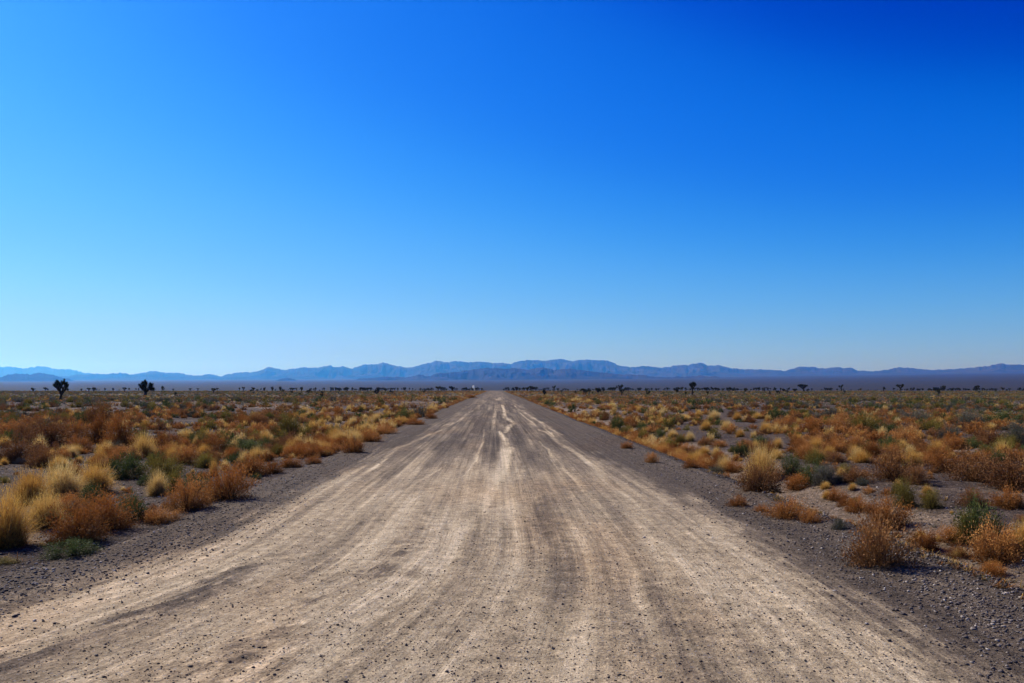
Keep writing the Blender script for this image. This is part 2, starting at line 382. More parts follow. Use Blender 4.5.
dust *= (0.45 + 0.7 * fbm(UX * 6, RY * 0.5, 52, 3)) * (0.3 + 0.7 * sstep(9, 22, RY))
# grey loose gravel at both edges and in windrows between the tracks
dl = RX - road_l(RY); dr = road_r(RY) - RX
wl = 0.45 + 0.4 * fbm(RY * 0.15, RY * 0, 53, 3) + 0.35 * sstep(12, 30, RY)
wr = 0.5 + 0.5 * fbm(RY * 0.15, RY * 0 + 4, 54, 3) + 0.15 * sstep(7, 4.5, RY)
sh = np.maximum(sstep(wl + 0.55, wl - 0.3, dl + 0.9 * (fbm(RX * 4, RY * 1.0, 55, 5, .65) - 0.5)), sstep(wr + 1.0, wr - 0.3, dr + 1.2 * (fbm(RX * 4, RY * 1.0, 56, 5, .65) - 0.5)))
# dark gravel windrow sweeping off to the left near the camera
ws = np.abs(UX + 2.12 + 0.2 * (vnoise(RY * 1.5, RY * 0, 57) - 0.5))
brk = sstep(0.36, 0.62, fbm(UX * 4.5, RY * 1.6, 71, 5, 0.7)); brk2 = sstep(0.42, 0.66, fbm(UX * 5.5, RY * 1.8, 72, 5, 0.7))
sh = np.maximum(sh, 0.85 * brk * sstep(0.30, 0.02, ws) * sstep(8.8, 7.2, RY))
ws2 = np.abs(UX + 1.0 + 0.25 * (vnoise(RY * 1.1, RY * 0, 58) - 0.5))
sh = np.maximum(sh, 0.7 * brk2 * sstep(0.45, 0.02, ws2) * sstep(10.5, 7.5, RY) * sstep(3.5, 5, RY))
ws3 = np.abs(RX - 0.62 + 0.3 * (vnoise(RY * 0.8, RY * 0, 59) - 0.5) - 0.05 * (9 - RY))
sh = np.maximum(sh, 0.28 * (0.3 + fbm(RX * 2, RY * .6, 60, 4)) * sstep(0.55, 0.05, ws3) * sstep(20, 10, RY))
sh = sh * (0.5 + 0.9 * fbm(UX * 3, RY * 0.9, 66, 4)) * (1 - 0.8 * dust)
RZ = H(RX, RY) + 0.004
edge = np.minimum(dl, dr)
RZ = RZ + 0.045 * sstep(0, 3.0, edge) + 0.030 * (fbm(UX * 2.2, RY * 0.10, 61, 3) - 0.5) * sstep(0.1, 0.5, edge) \
        + 0.012 * (fbm(UX * 9, RY * 0.6, 62, 2) - 0.5) - 0.012 * dust + 0.012 * sh
RZ = RZ - 0.05 * sstep(0.0, -0.12, edge)
far = sstep(8, 27, RY)
me = mesh_np('dirt_road', np.stack([RX.ravel(), RY.ravel(), RZ.ravel()], 1), grid_faces(len(cols), len(ry)), M_ROAD,
             {'dust': dust.ravel(), 'shoulder': np.clip(sh, 0, 1).ravel(), 'far': far.ravel()}, smooth=True,
             uv=np.stack([UX.ravel(), RY.ravel()], 1))
tag(link(bpy.data.objects.new('dirt_road', me)), kind='structure')

# ------------------------------------------------------------------ mountain ranges
def mountain_range(name, pts, D, depth, m, base_m, seed, rough=0.5, spur=900.0):
    pts = sorted(pts); px = np.arange(pts[0][0], pts[-1][0] + 0.1, 0.8)
    py = np.interp(px, [p[0] for p in pts], [p[1] for p in pts]) + 3.0 * (fbm(px * 0.13, px * 0, seed, 5, 0.68) - 0.5) + 0.9 * (np.abs(2 * fbm(px * 0.4, px * 0 + 5, seed, 3, 0.6) - 1) - 0.25)
    az = []; cz = []
    for a, b in zip(px, py):
        d = ray(a, b); az.append(math.atan2(d.x, d.y)); cz.append(EYE + D * d.z / math.hypot(d.x, d.y))
    az = np.array(az); cz = np.array(cz)
    t = np.concatenate([np.linspace(1, 0, 46), -np.linspace(0.05, 1, 14)])   # 1 = foot, 0 = crest, <0 = behind
    A, TT = np.meshgrid(az, t); CZ = np.broadcast_to(cz, A.shape)
    rr = D - TT * depth
    x = rr * np.sin(A); y = rr * np.cos(A)
    wx = 500 * (fbm(x / 2500, y / 2500, seed + 5, 3) - .5); n1 = 1 - np.abs(2 * fbm((x + wx) / spur, y / (spur * 1.8), seed + 1, 5, 0.6) - 1) * 1.3; n1 = np.clip(n1, 0, 1)
    n2 = fbm(x / (spur * 0.3), y / (spur * 0.5), seed + 2, 4)
    fall = np.where(TT >= 0, (1 - TT) ** 1.45, (1 + TT) ** 1.3)
    k = 4 * np.clip(np.abs(TT), 0, 1) * (1 - np.clip(np.abs(TT), 0, 1))
    f = fall * (1 - rough * 0.9 * sstep(0, 0.25, np.abs(TT)) * (1 - n1) * 2.8) + 0.30 * rough * (n2 - 0.5) * k
    base = H(x, y) - 12
    ends = sstep(0, 0.03, (A - az[0]) / (az[-1] - az[0])) * sstep(0, 0.03, (az[-1] - A) / (az[-1] - az[0]))
    z = base + np.clip(f, 0, 1) * np.maximum(CZ - base, 0) * np.where(np.abs(TT) < 1e-6, 1, 1) + 0 * ends
    # no foreslope may stand above the crest line as it was set out
    lim = EYE + (CZ - EYE) * rr / D
    z = np.where(TT > 0, np.minimum(z, np.maximum(lim - 6, base)), z)
    me = mesh_np(name, np.stack([x.ravel(), y.ravel(), z.ravel()], 1), grid_faces(len(az), len(t)), m, smooth=True)
    tag(link(bpy.data.objects.new(name, me)), kind='structure')

M_R1 = rock_material('range_rock', (0.022, 0.02, 0.019), (0.07, 0.06, 0.052))
M_R2 = rock_material('foothill_rock', (0.02, 0.018, 0.018), (0.055, 0.048, 0.045))
mountain_range('far_mountains', [(-420, 368), (-300, 362), (-200, 366), (-90, 363), (-30, 366), (0, 367), (12, 366.5), (22, 368), (37, 366.8), (50, 367.5), (62, 368.8), (75, 370.5), (88, 373), (110, 377), (150, 384)],
               37000, 4500, M_R1, 0, 101, 0.4, 1600)
main = [(-420, 372), (-340, 376), (-260, 374), (-160, 379), (-60, 377), (0, 380), (40, 378), (62, 376), (87, 374.2), (105, 374.2), (115, 373), (130, 374), (140, 373), (155, 371.2), (165, 373), (172, 372), (185, 374.2), (195, 375.5), (207, 374.2), (220, 375.7), (230, 373.7), (240, 372.5), (256, 371.2),
 (268, 367.5), (278, 368), (286, 369.5), (298, 368.7), (306, 367), (318, 367.5), (328, 365.5), (333, 367), (343, 366), (352, 368.7), (363, 364.5), (376, 364), (383, 363), (396, 366), (406, 367.5), (416, 366.2), (431, 362.5), (435, 361), (446, 362), (456, 361.5), (468, 362.5), (481, 361.7), (496, 362.5), (512, 364),
 (524, 360.5), (534, 360), (544, 360.5), (559, 359.2), (572, 360.5), (587, 359.2), (604, 360), (612, 362), (622, 366.2), (632, 367.5), (649, 366.2), (662, 367.5), (672, 366), (687, 365), (699, 363), (709, 365.5), (719, 365), (732, 368), (744, 370), (762, 369), (770, 370), (780, 370.7), (788, 369.5), (800, 367), (815, 367.5),
 (825, 368), (833, 366.5), (850, 367.5), (858, 370.5), (875, 371), (898, 367.5), (910, 368.5), (928, 370), (943, 369.5), (958, 368.7), (968, 368), (985, 365.5), (1005, 363.5), (1024, 365), (1080, 362), (1150, 366), (1230, 361), (1330, 367), (1430, 364)]
mountain_range('main_mountains', main, 27000, 4200, M_R1, 0, 202, 0.75, 1000)
mountain_range('left_foothills', [(-200, 376), (-120, 380), (-60, 375), (-10, 379.5), (10, 374.5), (20, 373), (28, 374.2), (38, 373), (50, 374.5), (60, 376.8), (68, 378.7), (76, 381), (84, 384.5)], 17000, 2200, M_R2, 0, 303, 0.6, 700)
mountain_range('dark_foothills', [(262, 383), (275, 380.5), (287, 378), (300, 380.5), (318, 382), (345, 380.5), (366, 378.5), (381, 377), (396, 376.5), (406, 378), (418, 374.2), (428, 376.2), (441, 372.5), (456, 372), (468, 370), (478, 369.4), (488, 368), (501, 368.7), (512, 368), (524, 369.5), (542, 367.5), (556, 369.5), (570, 368.5), (590, 371), (612, 373), (640, 375), (668, 377.5), (700, 376), (740, 378), (790, 377), (840, 379), (900, 380.5), (960, 382)],
               15000, 2000, M_R2, 0, 404, 0.8, 650)

# ------------------------------------------------------------------ haze
def haze_box():
    x0, x1, y0, y1, z0, z1 = -52000, 52000, -8000, 45000, -25, 1290
    V = np.array([[x, y, z] for z in (z0, z1) for y in (y0, y1) for x in (x0, x1)], float)
    F = np.array([[0, 2, 3, 1], [4, 5, 7, 6], [0, 1, 5, 4], [1, 3, 7, 5], [3, 2, 6, 7], [2, 0, 4, 6]])
    m, nt = mat('haze_air')
    v = nt.nodes.new('ShaderNodeVolumePrincipled'); v.inputs['Color'].default_value = (0.075, 0.38, 1.0, 1); v.inputs['Absorption Color'].default_value = (1, 1, 1, 1)
    v.inputs['Density'].default_value = HAZE_DENSITY; v.inputs['Anisotropy'].default_value = 0.68
    o = nt.nodes.new('ShaderNodeOutputMaterial'); nt.links.new(v.outputs[0], o.inputs['Volume'])
    tag(link(bpy.data.objects.new('haze', mesh_np('haze', V, F, m))), kind='stuff')
haze_box()

# ------------------------------------------------------------------ plants: raw geometry (unit width 1, base at z = 0)
class Geo:
    def __init__(s): s.V = []; s.F = []; s.r = []; s.h = []; s.n = 0
    def add(s, V, F, r, h):
        s.V.append(V); s.F.append(F + s.n); s.r.append(r); s.h.append(h); s.n += len(V)
    def arr(s): return np.concatenate(s.V), np.concatenate(s.F), np.concatenate(s.r), np.concatenate(s.h)
def unit(v): return v / np.maximum(np.linalg.norm(v, axis=-1, keepdims=True), 1e-9)
def lobes(d, g, k, amp):
    c = unit(g.normal(size=(k, 3)) * [1, 1, .7] + [0, 0, .3]); a = g.uniform(0.4, 1, k)
    return 1 - amp + amp * 1.25 * np.max(a * np.clip((d @ c.T - 0.55) / 0.45, 0, 1) ** 0.7, axis=1)
def leaves(g, n, ratio, size, amp=0.35, inner=0.45, elong=2.2, k=9):
    """leaf flecks set in sprays round twig ends, so that the crown falls into clumps with gaps between them"""
    nc = max(8, int(n ** 0.5 * 1.1)); D = unit(g.normal(size=(nc, 3)) * [1, 1, 0.95]); D[:, 2] = np.abs(D[:, 2]) - 0.10; D = unit(D)
    RC = lobes(D, g, k, amp) * 0.5 * g.uniform(0.72, 1.08, nc); w = g.integers(0, nc, n)
    rad = inner + (1 - inner) * g.random(n) ** 0.6
    c = D[w] * (RC[w] * rad)[:, None] + g.normal(size=(n, 3)) * (0.045 * rad ** 1.5)[:, None] * (1.0 if n > 200 else 1.8); d = unit(c)
    c[:, 2] = np.maximum(c[:, 2] * 2 * ratio + 0.02, 0.004)
    ax = unit(D[w] * [0.6, 0.6, 1.0] + g.normal(size=(n, 3)) * 0.5 + [0, 0, .3]); sd = unit(np.cross(ax, g.normal(size=(n, 3))))
    s = size * g.uniform(0.5, 1.5, n)[:, None]
    V = np.stack([c - sd * s * .5, c + sd * s * .5, c + ax * s * elong], 1).reshape(-1, 3)
    F = np.arange(3 * n).reshape(-1, 3); r = np.repeat(0.5 * g.random(n) + 0.5 * g.random(nc)[w], 3)
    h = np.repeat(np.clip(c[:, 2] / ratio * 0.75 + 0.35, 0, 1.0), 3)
    return V, F, r, h
def blades(g, n, ratio, width, base=0.16, seg=3, spread=1.0, droop=0.5, amp=0.3):
    a = g.uniform(0, 2 * np.pi, n); el = np.arccos(1 - g.random(n) ** 0.8 * spread)      # angle from vertical
    d = np.stack([np.cos(a) * np.sin(el), np.sin(a) * np.sin(el), np.cos(el)], 1)
    b = g.normal(size=(n, 2)) * base * 0.5; L = lobes(d, g, 7, amp) * g.uniform(0.6, 1.05, n)
    V = []; sd = np.stack([-np.sin(a + g.normal(size=n) * .8), np.cos(a), np.zeros(n)], 1)
    for i in range(seg + 1):
        t = i / seg
        p = d * (L * t)[:, None] * [0.5, 0.5, ratio]; p[:, :2] *= (0.55 + 0.45 * t); p[:, :2] += b
        p[:, 2] *= (1.12 - droop * 0.35 * t * t * np.sin(el)); p[:, 2] = np.maximum(p[:, 2], 0.005)
        p += g.normal(size=p.shape) * 0.012 * t
        wv = sd * (width * (1 - 0.75 * t) * 0.5)
        V.append(p - wv); V.append(p + wv)
    V = np.stack(V, 1); m = 2 * (seg + 1); F = []
    for i in range(seg):
        q = 2 * i; F += [[q, q + 1, q + 3], [q, q + 3, q + 2]]
    F = (np.array(F)[None] + (np.arange(n) * m)[:, None, None]).reshape(-1, 3)
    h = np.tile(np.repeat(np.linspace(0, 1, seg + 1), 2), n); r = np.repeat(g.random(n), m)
    return V.reshape(-1, 3), F, r, h

# kind: ratio (height/width), material, recipe
def foliage_geo(kind, lod, g):
    """lod 0 = close, 1 = middle distance, 2 = far"""
    G = Geo(); EL = 2.2 if lod < 2 else 1.1
    if kind in ('rust', 'brown'):
        n, s = [(6500, 0.0125), (1000, 0.03), (60, 0.10)][lod]
        G.add(*leaves(g, n, 0.62, s, 0.42, 0.35, EL, 11))
        if lod < 2: G.add(*blades(g, [260, 60][lod], 0.68, [0.007, 0.02][lod], 0.12, 3, 1.0, 0.2))
    elif kind == 'straw':
        n, wd = [(3200, 0.0075), (520, 0.022), (40, 0.09)][lod]
        G.add(*(blades(g, n, 0.80, wd, 0.20, 3, 1.0, 0.9, 0.15) if lod < 2 else leaves(g, n, 0.7, wd, 0.2, 0.5, 1.1, 4)))
        if lod < 2: G.add(*leaves(g, [1600, 260][lod], 0.74, [0.008, 0.024][lod], 0.2, 0.7, 3))
    elif kind == 'olive':
        n, s = [(6500, 0.012), (1000, 0.03), (60, 0.10)][lod]
        G.add(*leaves(g, n, 0.70, s, 0.36, 0.4, EL, 12))
        if lod < 2: G.add(*blades(g, [400, 80][lod], 0.80, [0.008, 0.022][lod], 0.2, 3, 0.9, 0.2))
    elif kind == 'green':
        n, s = [(6500, 0.013), (1000, 0.032), (60, 0.10)][lod]
        G.add(*leaves(g, n, 0.66, s, 0.45, 0.4, EL, 12))
    else:
        n, s = [(6000, 0.012), (1000, 0.03), (60, 0.10)][lod]
        G.add(*leaves(g, n, 0.58, s, 0.4, 0.35, EL, 10))
        if lod < 2: G.add(*blades(g, [300, 60][lod], 0.62, [0.007, 0.02][lod], 0.16, 3, 1.0, 0.1))
    V, F, r, h = G.arr(); rt = RATIO[kind]
    V = V / [2 * np.percentile(np.abs(V[:, 0]), 98.0), 2 * np.percentile(np.abs(V[:, 1]), 98.0), np.percentile(V[:, 2], 98.5) / rt]
    return V, F, r, h
RATIO = {'rust': 0.62, 'brown': 0.62, 'straw': 0.80, 'olive': 0.70, 'green': 0.66, 'grey': 0.58}
NAME = {'rust': 'russet_shrub', 'brown': 'brown_shrub', 'straw': 'bunchgrass', 'olive': 'olive_shrub', 'green': 'green_bush', 'grey': 'grey_sagebrush'}
CAT = {'rust': 'shrub', 'brown': 'shrub', 'straw': 'grass tuft', 'olive': 'shrub', 'green': 'bush', 'grey': 'bush'}
def stem_geo(g, kind):
    return blades(g, 160, RATIO[kind] * 0.8, 0.016, 0.10, 4, 1.0, 0.0, 0.2)
NV = 7; MESH = {}
for kind in NAME:
    for lod in (0, 1):
        for q in range(NV):
            V, F, r, h = foliage_geo(kind, lod, np.random.default_rng(1000 * lod + 50 * q + len(kind) * 7 + ord(kind[0])))
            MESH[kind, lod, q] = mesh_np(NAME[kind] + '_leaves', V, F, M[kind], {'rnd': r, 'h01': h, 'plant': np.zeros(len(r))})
    for q in range(3):
        V, F, r, h = stem_geo(np.random.default_rng(333 + q), kind)
        MESH[kind, 'stem', q] = mesh_np(NAME[kind] + '_stems', V, F, M['stem'], {'rnd': r, 'h01': h, 'plant': np.zeros(len(r))})

placed = []                                                   # (x, y, half width) of all plants set by hand
def plant(kind, x, y, z, w, h, parts, label, group=None, lod=0, flat=1.0):
    nm = NAME[kind]; q = random.randrange(NV); sz = h / RATIO[kind]; rot = random.uniform(0, 6.28)
    if parts:
        root = link(bpy.data.objects.new(nm, None)); root.empty_display_size = 0.1
        f = link(bpy.data.objects.new('blades' if kind == 'straw' else 'foliage', MESH[kind, lod, q]), root)
        s = link(bpy.data.objects.new('base_stalks' if kind == 'straw' else 'stems', MESH[kind, 'stem', q % 3]), root)
    else:
        root = link(bpy.data.objects.new(nm, MESH[kind, lod, q]))
    root.location = (x, y, z - 0.01); root.scale = (w, w, sz); root.rotation_euler = (0, 0, rot)
    tag(root, label, CAT[kind], group); return root

# (kind, centre px, base py, width px, height px, label)
HAND = [
 ('straw', 6, 548, 54, 54, 'tall golden grass clump cut by the left edge of the photo, nearest the camera'),
 ('straw', 44, 527, 42, 34, 'golden brown tuft with a deep black shadow below, beside the nearest left grass clump'),
 ('rust', 78, 541, 52, 36, 'orange brown shrub right behind the low green weed on the left verge'),
 ('rust', 107, 529, 50, 34, 'orange brown shrub on the left verge, touching the dark green bush'),
 ('green', 72, 556, 48, 15, 'low bright green weed at the left road edge, lowest plant on that side'),
 ('olive', 4, 563, 26, 5, 'flat yellow orange ground plant at the far left edge of the road gravel'),
 ('straw', 30, 504, 42, 33, 'pale yellow grass clump beside bare purple gravel, left edge of its cluster'),
 ('straw', 62, 498, 44, 32, 'pale yellow grass clump in the middle of the left cluster'),
 ('straw', 94, 492, 40, 30, 'tawny grass clump at the right end of the left cluster'),
 ('green', 93, 503, 26, 18, 'small green bush tucked in among the pale yellow grass on the left'),
 ('rust', 66, 515, 36, 20, 'tangled rust shrub in front of the pale yellow grass cluster'),
 ('green', 133, 520, 36, 25, 'dark green bush on the left verge above a black shadow line'),
 ('rust', 158, 522, 38, 15, 'low orange shrub hugging the left road edge, right of the dark green bush'),
 ('rust', 187, 509, 42, 30, 'orange shrub at the left road edge, left half of a long hedge-like mass'),
 ('rust', 228, 499, 50, 34, 'wide orange shrub at the left road edge, right half of a long hedge-like mass'),
 ('green', 198, 494, 28, 20, 'grey green bush half hidden behind the long orange shrub mass'),
 ('straw', 157, 496, 24, 24, 'round yellow tuft on a dark stalk left of the long orange shrub mass'),
 ('olive', 173, 491, 24, 22, 'olive shrub standing against the round yellow tuft on a stalk'),
 ('olive', 162, 477, 40, 22, 'olive brown shrub behind the round yellow tuft on a stalk'),
 ('green', 125, 478, 34, 22, 'blue green bush on bare ground at the left, with a black shadow'),
 ('straw', 214, 476, 12, 16, 'small upright orange tuft alone on bare gravel at the left'),
 ('olive', 204, 468, 22, 15, 'small olive green bush beside the lone upright orange tuft'),
 ('rust', 186, 463, 28, 17, 'rusty tuft with yellow tips behind the small olive bush'),
 ('straw', 172, 462, 18, 16, 'orange yellow tuft just left of the rusty yellow-tipped one'),
 ('straw', 143, 457, 28, 22, 'pale grass mound with a dark shaded underside, left of the bare gravel'),
 ('rust', 165, 450, 30, 19, 'rust shrub at the front edge of the bare purple gravel patch'),
 ('rust', 212, 453, 34, 18, 'rust shrub right of the bare purple gravel patch'),
 ('rust', 79, 452, 26, 15, 'neat round rust shrub on bare ground at the left'),
 ('brown', 16, 463, 36, 23, 'dark brown shrub with a heavy black shade at the left photo edge'),
 ('brown', 42, 467, 26, 18, 'brown shrub right of the heavy dark one at the left photo edge'),
 ('straw', 58, 470, 20, 14, 'small dull yellow tuft between brown shrub and pale yellow cluster'),
 ('brown', 49, 448, 40, 25, 'wide brown shrub left of the neat round rust shrub'),
 ('rust', 10, 437, 32, 13, 'tan orange low shrub at the left photo edge, further back'),
 ('brown', 30, 441, 28, 20, 'dull brown shrub beside the tan orange low one'),
 ('rust', 75, 440, 22, 19, 'orange brown shrub just behind the neat round rust shrub'),
 ('rust', 98, 443, 26, 27, 'upright rust shrub left of its taller neighbour'),
 ('rust', 119, 450, 30, 33, 'tallest rust shrub in the left half, standing on bare ground'),
 ('brown', 99, 426, 24, 22, 'near black shrub with a rusty top at the left'),
 ('green', 84, 426, 20, 14, 'dark green bush against the near black rusty-topped shrub'),
 ('rust', 98, 468, 24, 12, 'thin brown shrub behind the pale yellow cluster'),
 ('rust', 115, 464, 12, 14, 'narrow orange tuft above the blue green bush'),
 ('green', 242, 453, 42, 14, 'long low green bush in rust scrub at the left'),
 ('rust', 226, 440, 20, 12, 'rust tuft behind the long low green bush'),
 ('rust', 252, 475, 36, 20, 'bright rust shrub at the left road edge, further along than the long mass'),
 ('rust', 272, 473, 20, 12, 'low rust shrub just right of the bright one on the left road edge'),
 ('rust', 290, 467, 24, 11, 'small rust shrub with yellow centre on the left road edge'),
 ('rust', 313, 464, 17, 9, 'small low rust shrub alone on the left shoulder gravel'),
 ('straw', 254, 460, 14, 12, 'pale tuft, left one of a pair behind the small rust shrubs'),
 ('straw', 265, 459, 12, 11, 'pale tuft, right one of a pair behind the small rust shrubs'),
 ('olive', 289, 437, 30, 24, 'large round olive brown shrub with a rust crown, left of the road'),
 ('olive', 306, 440, 18, 16, 'darker olive shrub leaning on the large round olive brown one'),
 ('straw', 291, 453, 20, 13, 'dull yellow green tuft in front of the large olive brown shrub'),
 ('olive', 277, 456, 16, 12, 'small olive tuft left of the dull yellow green one'),
 ('rust', 354, 453, 26, 16, 'round rust shrub jutting into the left shoulder gravel'),
 ('straw', 313, 432, 18, 13, 'light straw mound right of the large olive brown shrub'),
 ('straw', 335, 441, 20, 15, 'light straw mound with a dark core near the left road edge'),
 ('straw', 353, 426, 13, 10, 'little straw mound with green centre, left of the road'),
 ('straw', 362, 433, 13, 10, 'little straw mound closest to the rust hedge, left of the road'),
 ('rust', 330, 449, 20, 8, 'low rust shrub under the straw mound with a dark core'),
 ('brown', 274, 415, 22, 10, 'dark brown shrub on open gravel, further back at the left'),
 ('brown', 258, 425, 18, 13, 'rust brown shrub at the edge of the open gravel at the left'),
 ('rust', 245, 426, 16, 12, 'rust shrub left of the rust brown one at the open gravel'),
 ('straw', 305, 413, 13, 8, 'small straw tuft on the far side of the open gravel'),
 ('rust', 325, 419, 22, 8, 'wide low rust shrub left of the road, middle distance'),
 ('rust', 339, 416, 12, 10, 'upright rust shrub beside the wide low one'),
 ('green', 403, 421, 18, 14, 'rounded dark green bush close to the left road edge'),
 ('grey', 421, 417, 18, 11, 'dark grey green bush right of the rounded dark green one'),
 ('straw', 431, 412, 18, 10, 'bright straw clump nearest the left road edge, further along'),
 ('rust', 416, 425, 20, 7, 'low rust shrub at the road edge below the dark grey green bush'),
 ('rust', 431, 419, 13, 7, 'low rust shrub at the road edge below the bright straw clump'),
 ('straw', 376, 423, 11, 10, 'bright straw clump left of the rounded dark green bush'),
 ('straw', 388, 417, 10, 8, 'small straw clump just behind the bright one'),
 ('straw', 367, 430, 11, 9, 'small yellow clump before the bright straw one'),
 ('rust', 386, 434, 24, 9, 'rust shrub in the left roadside hedge below the dark green bush'),
 ('rust', 371, 442, 24, 11, 'rust shrub in the left roadside hedge, nearer than its neighbours'),
 ('green', 443, 404, 12, 7, 'small dark green bush near the far left road edge'),
 ('rust', 470, 398, 14, 4, 'low rust hedge end at the far left road edge'),
 # right side
 ('brown', 878, 566, 54, 50, 'large round twiggy brown shrub at the right road edge, nearest the camera'),
 ('rust', 887, 528, 38, 30, 'orange brown shrub directly behind the nearest round twiggy one'),
 ('rust', 857, 509, 26, 14, 'low rust shrub left of the orange brown one at the right'),
 ('olive', 905, 506, 22, 24, 'upright yellow green bush behind the orange brown shrub at the right'),
 ('olive', 931, 508, 22, 18, 'yellow green tuft right of the upright one'),
 ('green', 982, 538, 36, 34, 'dense dark green bush at the right, tallest in the front row'),
 ('olive', 968, 540, 28, 26, 'yellow green bush merging with the dense dark green one'),
 ('brown', 973, 505, 22, 16, 'brown shrub behind the dense dark green bush'),
 ('rust', 925, 548, 24, 18, 'orange shrub on the pale bank left of the green bush'),
 ('rust', 952, 541, 26, 14, 'orange low shrub at the foot of the green bush'),
 ('rust', 998, 560, 48, 32, 'wide orange shrub on the pale bank near the right photo edge'),
 ('straw', 1022, 548, 30, 24, 'yellow tuft cut by the right photo edge'),
 ('rust', 1008, 508, 34, 18, 'rust shrub by the right photo edge, behind the dense green bush'),
 ('brown', 1014, 488, 50, 32, 'large brown shrub cut by the right photo edge'),
 ('brown', 975, 480, 38, 28, 'large round brown shrub left of the one cut by the right photo edge'),
 ('rust', 944, 471, 30, 18, 'rust shrub left of the large round brown one'),
 ('brown', 893, 480, 34, 30, 'tall brown shrub on stony ground at the right'),
 ('brown', 916, 484, 20, 18, 'small brown shrub against the tall brown one on stony ground'),
 ('brown', 854, 482, 30, 15, 'low wide brown shrub on stony ground, left of the tall brown one'),
 ('straw', 936, 456, 20, 16, 'bright straw tuft among brown shrubs at the right'),
 ('green', 868, 455, 22, 11, 'low green bush beside bare ground at the right'),
 ('olive', 864, 431, 32, 16, 'wide golden olive shrub right of centre, far row'),
 ('green', 888, 433, 30, 10, 'flat topped green bush right of the golden olive shrub'),
 ('olive', 930, 430, 26, 11, 'olive yellow low shrub behind the bright straw tuft'),
 ('rust', 907, 449, 34, 22, 'rust shrub left of the bright straw tuft'),
 ('rust', 893, 458, 20, 14, 'rust shrub in front of the larger rust one by the straw tuft'),
 ('rust', 854, 450, 26, 15, 'rust and straw shrub left of the low green bush'),
 ('grey', 949, 440, 20, 14, 'pale grey brush with bleached twigs at the right'),
 ('green', 1006, 425, 36, 13, 'wide dark green bush near the right photo edge, far row'),
 ('grey', 1016, 446, 26, 22, 'tall grey green sagebrush at the right photo edge'),
 ('brown', 985, 445, 28, 15, 'dark rust shrub left of the tall grey green sagebrush'),
 ('grey', 915, 422, 28, 11, 'grey green sagebrush, left one of two in the far row'),
 ('grey', 968, 426, 26, 15, 'grey green sagebrush, right one of two in the far row'),
 ('straw', 762, 482, 42, 36, 'tall shrub with a pale golden crown at the right of the road'),
 ('brown', 758, 490, 38, 28, 'dark brown underbrush beneath the pale golden crown'),
 ('green', 793, 474, 22, 20, 'green bush right behind the pale golden crown'),
 ('green', 812, 483, 26, 22, 'grey green bush right of the pale golden crown'),
 ('grey', 826, 485, 24, 20, 'dusty green bush at the right end of its row'),
 ('rust', 797, 490, 28, 16, 'low rust shrub in front of the grey green bushes'),
 ('rust', 786, 519, 38, 20, 'wide rust shrub on the right road berm with a long shadow'),
 ('rust', 810, 523, 22, 14, 'small rust shrub at the right end of the wide berm shrub'),
 ('rust', 738, 507, 24, 12, 'small rust shrub on the dark right berm'),
 ('rust', 762, 513, 16, 9, 'smallest rust shrub between two others on the right berm'),
 ('grey', 840, 530, 16, 12, 'dead dark twigs on the slope of the right ditch'),
 ('rust', 836, 500, 20, 12, 'rust tuft over the right ditch behind the dead twigs'),
 ('straw', 725, 471, 20, 16, 'yellow tuft with a dark core left of the golden crowned shrub'),
 ('rust', 692, 468, 20, 9, 'rust shrub on the right berm, middle one of three'),
 ('rust', 652, 463, 15, 11, 'rust shrub on the right berm, alone at the gravel edge'),
 ('rust', 686, 452, 20, 8, 'low rust shrub beyond the ditch at the right'),
 ('rust', 627, 449, 14, 8, 'rust shrub on the right berm, furthest of three'),
 ('green', 617, 433, 15, 19, 'tall blue green bush close to the right road edge'),
 ('olive', 627, 434, 16, 9, 'olive low bush at the foot of the tall blue green one'),
 ('green', 643, 432, 15, 10, 'bright green bush right of the tall blue green one'),
 ('green', 661, 440, 14, 12, 'dark green round bush beyond the right ditch'),
 ('green', 656, 430, 14, 7, 'grey green low bush behind the dark green round one'),
 ('olive', 680, 442, 12, 9, 'olive bush right of the dark green round one'),
 ('straw', 672, 438, 14, 9, 'yellow tuft behind the olive bush right of the ditch'),
 ('straw', 690, 441, 12, 10, 'yellow tuft right of the olive bush'),
 ('straw', 704, 456, 16, 10, 'dull straw tuft beyond the low rust shrub'),
 ('straw', 716, 457, 12, 10, 'dull straw tuft, right one of a pair'),
 ('green', 741, 455, 17, 13, 'dark green bush above and left of the golden crown'),
 ('green', 759, 446, 18, 9, 'green low bush just beyond the golden crown'),
 ('rust', 720, 447, 18, 7, 'rust tuft left of the dark green bush'),
 ('straw', 683, 421, 15, 8, 'straw mound, largest of the pale ones right of the road'),
 ('straw', 652, 414, 15, 9, 'straw mound in the far pale row, left'),
 ('straw', 664, 413, 12, 7, 'straw mound in the far pale row, second'),
 ('straw', 640, 412, 9, 6, 'small straw mound left end of the far pale row'),
 ('straw', 714, 420, 15, 10, 'straw mound in the middle pale row, upright'),
 ('straw', 706, 430, 15, 10, 'straw mound front left of the middle pale row'),
 ('straw', 727, 430, 16, 10, 'straw mound front right of the middle pale row'),
 ('straw', 698, 417, 12, 8, 'tawny mound behind the middle pale row'),
 ('straw', 737, 420, 12, 8, 'straw mound left of the round dark green bush'),
 ('straw', 757, 419, 12, 7, 'straw mound touching the round dark green bush'),
 ('straw', 765, 433, 14, 12, 'straw tuft in front of the round dark green bush'),
 ('straw', 740, 437, 12, 9, 'yellow tuft left of the upright straw one'),
 ('green', 775, 420, 19, 13, 'round dark green bush, right of centre'),
 ('rust', 788, 430, 26, 14, 'rust shrub below the round dark green bush'),
 ('rust', 814, 432, 30, 15, 'wide rust shrub right of the round dark green bush'),
